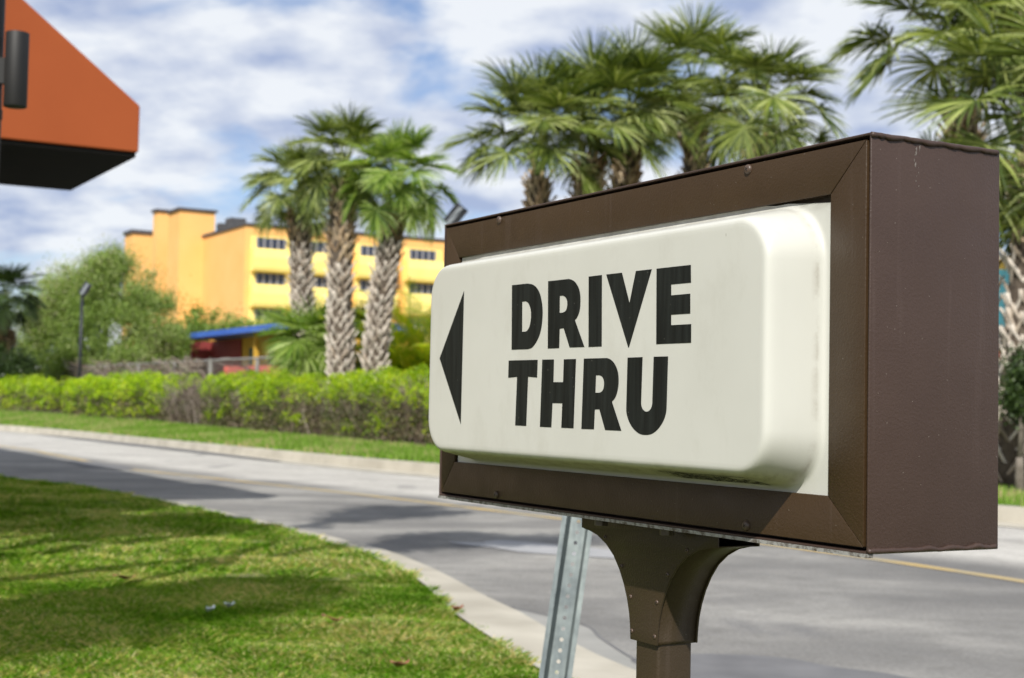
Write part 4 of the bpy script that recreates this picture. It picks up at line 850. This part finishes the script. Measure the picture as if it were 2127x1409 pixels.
# red capped orange wall behind the fence
M['orangewall'] = simple('orange_stucco', (0.40, 0.17, 0.03), (0.52, 0.24, 0.04), 3, .85)
M['redcap'] = simple('red_coping', (0.48, 0.09, 0.07), (0.58, 0.14, 0.11), 3, .7)
def capped_wall(A, B, z0, label, th=.3, cap=.34, group='orange boundary walls with red coping'):
    A = np.array([A[0], A[1], z0]); B = np.array([B[0], B[1], B[2]]); d = B-A; d[2] = 0; L_ = np.linalg.norm(d); d /= L_; nn = np.array([-d[1], d[0], 0]); h_ = B[2]-z0
    t = empty('boundary_wall', A, label, 'wall', group); MB().obox(A, d*L_, nn*th, ZZ*(h_-cap)).build('wall', M['orangewall'], t); MB().obox(A+ZZ*(h_-cap)-nn*.06-d*.03, d*(L_+.06), nn*(th+.12), ZZ*cap).build('coping', M['redcap'], t)
W1 = at(470, 771, 44); W2 = at(905, 743, 36.5); capped_wall(W1, (W2[0], W2[1], (W1[2]+W2[2])/2), .45, 'low orange wall with red coping behind the patterned trunks')
W3 = at(50, 781, 78); W4 = at(330, 776, 62); capped_wall(W3, (W4[0], W4[1], W3[2]), .45, 'orange wall far left behind the vine covered fence', cap=.05)
W5 = at(2075, 712, 21); W6 = at(2220, 705, 17); capped_wall(W5, (W6[0], W6[1], W5[2]), .2, 'red capped wall piece at the right edge behind the dark shrub')
M['redwood'] = simple('red_panel', (0.22, 0.03, 0.03), (0.30, 0.05, 0.045), 4, .7)
def along(P0, x, y, dirv):   # parameter along dirv so that the point is seen in photo column x
    r_ = ray(x, y); k_ = r_[0]/r_[1]; return (k_*P0[1]-P0[0])/(dirv[0]-k_*dirv[1])
# --- yellow hotel
M['hotel'] = simple('apricot_stucco', (0.82, 0.44, 0.14), (0.86, 0.48, 0.17), .4, .9)
M['hotelside'] = M['hotel']
M['bay'] = simple('yellow_stucco', (0.88, 0.70, 0.20), (0.92, 0.75, 0.25), .4, .9)
M['roofedge'] = simple('dark_coping', (0.05, 0.05, 0.055), (0.08, 0.08, 0.085), 2, .8)
M['pane'] = simple('window_glass', (0.018, 0.022, 0.045), (0.05, 0.06, 0.09), .8, .15)
M['mullion'] = simple('grey_mullion', (0.24, 0.24, 0.28), rough=.6)
HC = at(510, 468, 125.0)       # roof corner nearest the viewer
hz = HC[2]; hotel = empty('hotel', (HC[0], HC[1], .5), 'long yellow and apricot four storey hotel with stair tower behind the palms', 'hotel')
def onfr(x, y, setb=0.0):  # point on the front wall plane
    return onplane(x, y, HC - D1*0 + (-D1)*setb, D1)
frontL = 62.0; sideL = 13.5
def block(o, a, b_, h_, name, m, par): MB().obox(o, a, b_, ZZ*h_).build(name, m, par)
foot = np.array([HC[0], HC[1], 0.4]); Hh = hz-0.4
block(foot, D2*frontL, D1*sideL, Hh, 'wall', M['hotel'], hotel)
block(foot+ZZ*Hh-D2*.15-D1*.15, D2*(frontL+.3), D1*(sideL+.3), .22, 'roof', M['roofedge'], hotel)
# bays: yellow parapet bands bulging out below ribbon windows
u_of = lambda x, y: float((onfr(x, y)-HC)@D2)
zf = lambda x, y: float(onfr(x, y)[2])
ub = [(u_of(521, 500), u_of(608, 500)), (u_of(636, 505), u_of(716, 505)), (u_of(742, 510), u_of(812, 510)), (u_of(840, 515), u_of(905, 515))]
pitch = (ub[3][0]-ub[0][0])/3; wbay = ub[0][1]-ub[0][0]
zt = [zf(530, 493), zf(530, 517), zf(530, 567), zf(530, 587), zf(530, 636)]; st_ = zt[0]-zt[2]
for k in range(7):
    u0 = ub[0][0]+pitch*k; ba = foot+D2*u0
    for s in range(4):
        ztop = zt[1]-s*st_; zlow = zt[2]-s*st_+.06
        if zlow < .6: zlow = .6
        if ztop < 1.2: continue
        P = []; hh = ztop-zlow      # gently bellied apron
        for (o_, z_) in ((0, zlow), (.85, zlow+.1), (.93, zlow+.4), (.95, zlow+hh*.6), (.75, ztop), (0, ztop)): P.append(np.array([*(ba-D1*o_)[:2], z_]))
        bay = MB().prism(P, D2*wbay).build('bay', M['bay'], hotel)
        # window strip above the apron
        wtop = ztop+(zt[0]-zt[1]); MB().obox(np.array([*(ba-D1*.12+D2*(wbay*.14))[:2], ztop]), D2*wbay*.66, D1*.1, ZZ*(wtop-ztop)).build('window', M['pane'], hotel)
        mm_ = MB()
        for q in range(5): mm_.obox(np.array([*(ba-D1*.20+D2*(wbay*(.14+.66*q/4)-.08))[:2], ztop]), D2*.16, D1*.06, ZZ*(wtop-ztop))
        mm_.build('mullion', M['mullion'], hotel)
        # shallow yellow reveal around the window
        MB().obox(np.array([*(ba-D1*.05)[:2], ztop]), D2*wbay, D1*.04, ZZ*(wtop-ztop+.12)).build('panel', M['bay'], hotel)
# stair tower on the left and the lower block behind it
TC = onplane(372, 436, HC, D2) ; TC = at(374, 436, 134.0); tw = TC
l2 = along(tw, 447, 440, D2); l1 = along(tw, 351, 440, D1); sideL = along(HC, 440, 480, D1)
tf = np.array([tw[0], tw[1], .4]); block(tf, D2*l2, D1*l1, tw[2]-.4, 'stair_tower', M['hotel'], hotel); block(tf+ZZ*(tw[2]-.4)-D2*.2-D1*.2, D2*(l2+.4), D1*(l1+.4), .22, 'tower_roof', M['roofedge'], hotel)
t2 = at(327, 439, 141.0); l3 = along(t2, 378, 440, D2); l3b = along(t2, 319, 440, D1); t2f = np.array([t2[0], t2[1], .4]); block(t2f, D2*l3, D1*l3b, t2[2]-.4, 'rear_tower', M['hotel'], hotel); block(t2f+ZZ*(t2[2]-.4)-D2*.2-D1*.2, D2*(l3+.4), D1*(l3b+.4), .22, 'rear_tower_roof', M['roofedge'], hotel)
t3 = at(276, 484, 150.0); l4 = along(t3, 330, 487, D2); t3f = np.array([t3[0], t3[1], .4]); block(t3f, D2*l4, D1*3, t3[2]-.4, 'low_wing', M['hotel'], hotel); block(t3f+ZZ*(t3[2]-.4)-D2*.2-D1*.2, D2*(l4+.4), D1*3.4, .35, 'wing_roof', M['roofedge'], hotel)
q = at(478, 478, 130); MB().obox((q[0], q[1], hz+.3), D2*1.5, D1*1.5, ZZ*1.0).build('roof_unit', M['roofedge'], hotel, bevel=.05)
q = at(455, 476, 131); MB().obox((q[0], q[1], hz+.3), D2*.8, D1*.8, ZZ*.6).build('roof_unit', M['roofedge'], hotel, bevel=.05)
# --- low building with blue roof
M['blueroof'] = simple('blue_metal_roof', (0.035, 0.10, 0.42), (0.06, 0.15, 0.52), .8, .45)
M['yellowwall'] = simple('ochre_wall', (0.52, 0.30, 0.03), (0.60, 0.36, 0.05), 1.5, .85)
M['shade'] = simple('dark_doorway', (0.015, 0.012, 0.014), rough=.5)
M['door'] = simple('green_door', (0.05, 0.09, 0.07), (0.07, 0.11, 0.09), 3, .6)
BA = at(392, 704, 62); za = BA[2]; lodge = empty('lodge_building', (BA[0], BA[1], .5), 'low building with blue metal roof, dark red end wall and ochre front behind the fence', 'building')
lenb = None; b0 = np.array([BA[0], BA[1], .4]); inn = D2*(-1)   # facade runs along -D1; the viewer is on the -D2 side
run = -D1
lenb = along(b0, 655, 740, run)
block(b0+D2*.9, run*lenb, D2*3.2, za-.4, 'wall', M['yellowwall'], lodge)
block(b0+run*.2, run*.25, D2*4.0, za-.5, 'end_wall', M['redwood'], lodge)
l5 = along(b0, 458, 730, run); block(b0+D2*.82+run*.3, run*(l5-.3), D2*.07, za-.5, 'red_panel', M['redwood'], lodge)
P = [b0+ZZ*(za-.4-.05)-D2*.45, b0+ZZ*(za-.4+.17)-D2*.42, b0+ZZ*(za-.4+.27)+D2*2.0, b0+ZZ*(za-.4+.27)+D2*2.4, b0+ZZ*(za-.4-.05)+D2*4.3]
MB().prism([p_+run*1.0 for p_ in P], run*(lenb-.7)).build('roof', M['blueroof'], lodge)
for (x0, x1, m_, nm) in ((470, 478, 'shade', 'window'), (488, 503, 'shade', 'window'), (520, 539, 'door', 'door'), (560, 572, 'shade', 'window'), (584, 600, 'shade', 'window'), (612, 628, 'door', 'door')):
    bb = b0+D2*.9; s0 = along(bb, x0, 730, run); s1 = along(bb, x1, 730, run); MB().obox(bb+run*s0-D2*.05+ZZ*.3, run*(s1-s0), D2*.04, ZZ*(za-1.2)).build(nm, M[m_], lodge)
for s in (8.4,): MB().obox(b0+run*s-D2*.1, run*.16, D2*.16, ZZ*(za-.45)).build('porch_post', M['yellowwall'], lodge)
# orange hut glimpsed through the left tree
Q = at(318, 740, 68); MB_ = empty('orange_hut', (Q[0], Q[1], .4), 'orange hut wall glimpsed between the airy tree and the blue roofed building', 'building')
MB().obox((Q[0], Q[1], .4), run*2.2, D2*4, ZZ*2.3).build('wall', M['orangewall'], MB_); MB().obox((Q[0]-.1, Q[1], 2.7), run*2.5, D2*4.3, ZZ*.15).build('roof', M['roofedge'], MB_)
# building at the right edge
Q = at(2080, 640, 36); z_ = at(2080, 560, 36)[2]; rb = empty('teal_building', (Q[0], Q[1], .5), 'teal and ochre building showing at the right edge beyond the palms', 'building')
M['teal'] = simple('teal_wall', (0.02, 0.11, 0.14), (0.03, 0.15, 0.18), 2, .8)
MB().obox((Q[0]-1, Q[1], .3), (1.36, 0, 0), (0, 5, 0), ZZ*(z_-.3)).build('wall', M['teal'], rb); MB().obox((Q[0]+.365, Q[1]+.01, .3), (5, 0, 0), (0, 5, 0), ZZ*(z_+.1)).build('wing', M['yellowwall'], rb)
mb = MB()
for k in range(16): mb.obox((Q[0]-.9+k*.16, Q[1]-.5, .5), (.03, 0, 0), (0, .03, 0), ZZ*1.9)
mb.obox((Q[0]-1, Q[1]-.5, 2.4), (3, 0, 0), (0, .04, 0), ZZ*.05); mb.build('railing', M['roofedge'], rb)
# --- lamps
M['lampmetal'] = simple('dark_lamp_metal', (0.012, 0.015, 0.020), (0.022, 0.026, 0.032), 8, .5, .3)
M['lens'] = simple('lamp_lens', (0.22, 0.24, 0.26), rough=.2)
def floodlight(P, zb, tilt, label, sz, Rz=0.0, rp=.06):
    P = np.array(P, float); t = empty('area_light', (P[0], P[1], zb), label, 'street lamp', 'area lights on poles'); MB().tube([(P[0], P[1], zb), (P[0], P[1], P[2]-.02)], [rp*1.2, rp], 10).build('pole', M['lampmetal'], t, smooth=True)
    a = np.array([math.cos(Rz), math.sin(Rz), 0]); c = np.array([-a[1], a[0], 0]); up = a*math.sin(tilt)+ZZ*math.cos(tilt); ac = a*math.cos(tilt)-ZZ*math.sin(tilt)
    # shoebox head with chamfered back seen from behind, long side running up
    prof_ = [(-.5, 0), (.5, 0), (.5, .5), (.32, .8), (-.32, .8), (-.5, .5)]
    o_ = P+up*0.0; pts = [o_+c*sz*x*.0+ac*sz*.62*x+c*sz*(y-.4)*.55 for x, y in prof_]
    MB().prism(pts, up*sz).build('lamp_head', M['lampmetal'], t, bevel=.01)
    MB().obox(o_+ac*sz*(-.12)-c*sz*.235, ac*sz*.2, -c*sz*.02, up*sz*.93).build('lens', M['lens'], t)
    MB().tube([P-ZZ*.25, P+up*.05], rp*.9, 8).build('bracket', M['lampmetal'], t)
floodlight(at(932, 466, 26), .3, R(38), 'dark floodlight head peeking over the left top corner of the sign', .40)
floodlight(at(171, 612, 48), .4, R(30), 'slim dark pole lamp standing in front of the airy tree on the left', .42, rp=.05)

# ------------------------------------------------------------------ restaurant with its orange canopy
M['orange'] = simple('orange_enamel', (0.285, 0.062, 0.013), (0.32, 0.072, 0.016), 1.2, .5, spec=.3)
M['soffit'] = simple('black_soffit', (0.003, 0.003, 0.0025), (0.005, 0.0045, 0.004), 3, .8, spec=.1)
M['restwall'] = simple('tan_wall', (0.30, 0.22, 0.15), (0.38, 0.29, 0.2), 2, .85)
K0 = at(288, 322, 12.0); K1 = at(288, 225, 12.0)
rest = empty('restaurant', (K0[0], K0[1], 0), 'restaurant corner with orange sloping canopy over a black soffit at the upper left', 'building')
kz = K0[2]; fh = K1[2]-K0[2]
q = onplane(45, 0, K0, D1); sl = (q[2]-K1[2])/(-((q-K0)@D2))
dp_ = 3.4; Lc = 2.36
P = [K0, K0+ZZ*fh, K0-D2*dp_+ZZ*(fh+sl*dp_), K0-D2*dp_]
MB().prism([p_+ZZ*.02 for p_ in P], D1*Lc).build('canopy', M['orange'], rest, bevel=.012)
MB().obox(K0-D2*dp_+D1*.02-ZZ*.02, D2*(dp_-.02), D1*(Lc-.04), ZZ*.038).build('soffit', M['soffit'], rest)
bodyA = K0-D2*1.62+D1*.6; bodyA[2] = 0; block(bodyA-D2*7, D2*7, D1*13.4, 5.25, 'wall', M['restwall'], rest)
block(bodyA-D2*7.05-D1*.05+ZZ*5.25, D2*7.1, D1*13.5, .18, 'roof', M['roofedge'], rest)
bodyB = K0-D2*2.35-D1*2.6; bodyB[2] = 0; block(bodyB-D2*6, D2*6, D1*3.15, 4.6, 'wing', M['restwall'], rest)
# black pole with a cylinder lamp at the left edge
pY = 6.2; a = at(-6, 0, pY); pole = empty('light_pole', (a[0], a[1], 0), 'black pole with a black cylinder lamp at the left edge before the canopy', 'lamp post')
M['black'] = simple('black_enamel', (0.004, 0.004, 0.004), (0.007, 0.006, 0.006), 6, .6)
tb = at(-6, 0, pY)[2]
MB().tube([(a[0], a[1], 0), (a[0], a[1], tb+.9)], .035, 14).build('pole', M['black'], pole, smooth=True)
zj = at(5, 238, pY)[2]; MB().tube([(a[0], a[1], zj-.02), (a[0], a[1], zj+.02)], .039, 14).build('joint', M['black'], pole)
c0 = at(38, 226, pY); c1 = at(46, 70, pY); mb = MB(); mb.tube([(c0[0]-.004, c0[1]-.03, c0[2]), (c0[0]-.004, c0[1]-.03, c0[2]+.32)], .049, 24); mb.build('cylinder_lamp', M['black'], pole, bevel=.004, angle=40)
zm = (at(10, 150, pY)[2]); MB().obox((a[0], a[1]-.035, zm-.055), (c0[0]-a[0], 0, 0), (0, .03, 0), (0, 0, .11)).build('lamp_arm', M['black'], pole)

# ------------------------------------------------------------------ shade tree left of the camera, unseen; crown placed to shade lawn and road
def above(x, y, h, r_):
    g_ = gp(x, y); s_ = np.array([SUNV.x, SUNV.y, SUNV.z]); c = g_+s_*(h/s_[2]); return (c-np.array([-4.6, 3.2, 0]), r_)  # clump set where its shade hits the spot, some for building shade
broad_tree('lawn_tree', (-4.6, 3.2, 0), 'unseen spreading tree left of the camera, crown shaped to shade lawn and road', 90,
  [above(330, 1272, 6.0, (.7, .3, .3)), above(90, 1330, 6.2, (.6, .3, .3)), above(560, 1235, 6.2, (.45, .3, .25)), above(40, 1080, 6.2, (.9, .8, .4)), above(230, 1095, 6.2, (1.0, .8, .35)), above(430, 1100, 6.3, (.7, .6, .3)), above(60, 1045, 6.4, (.9, .8, .3)), above(830, 1062, 7.2, (.6, .6, .3)), above(1060, 1118, 7.2, (.7, .3, .25))], 60000, .10, 'oak2', .2)
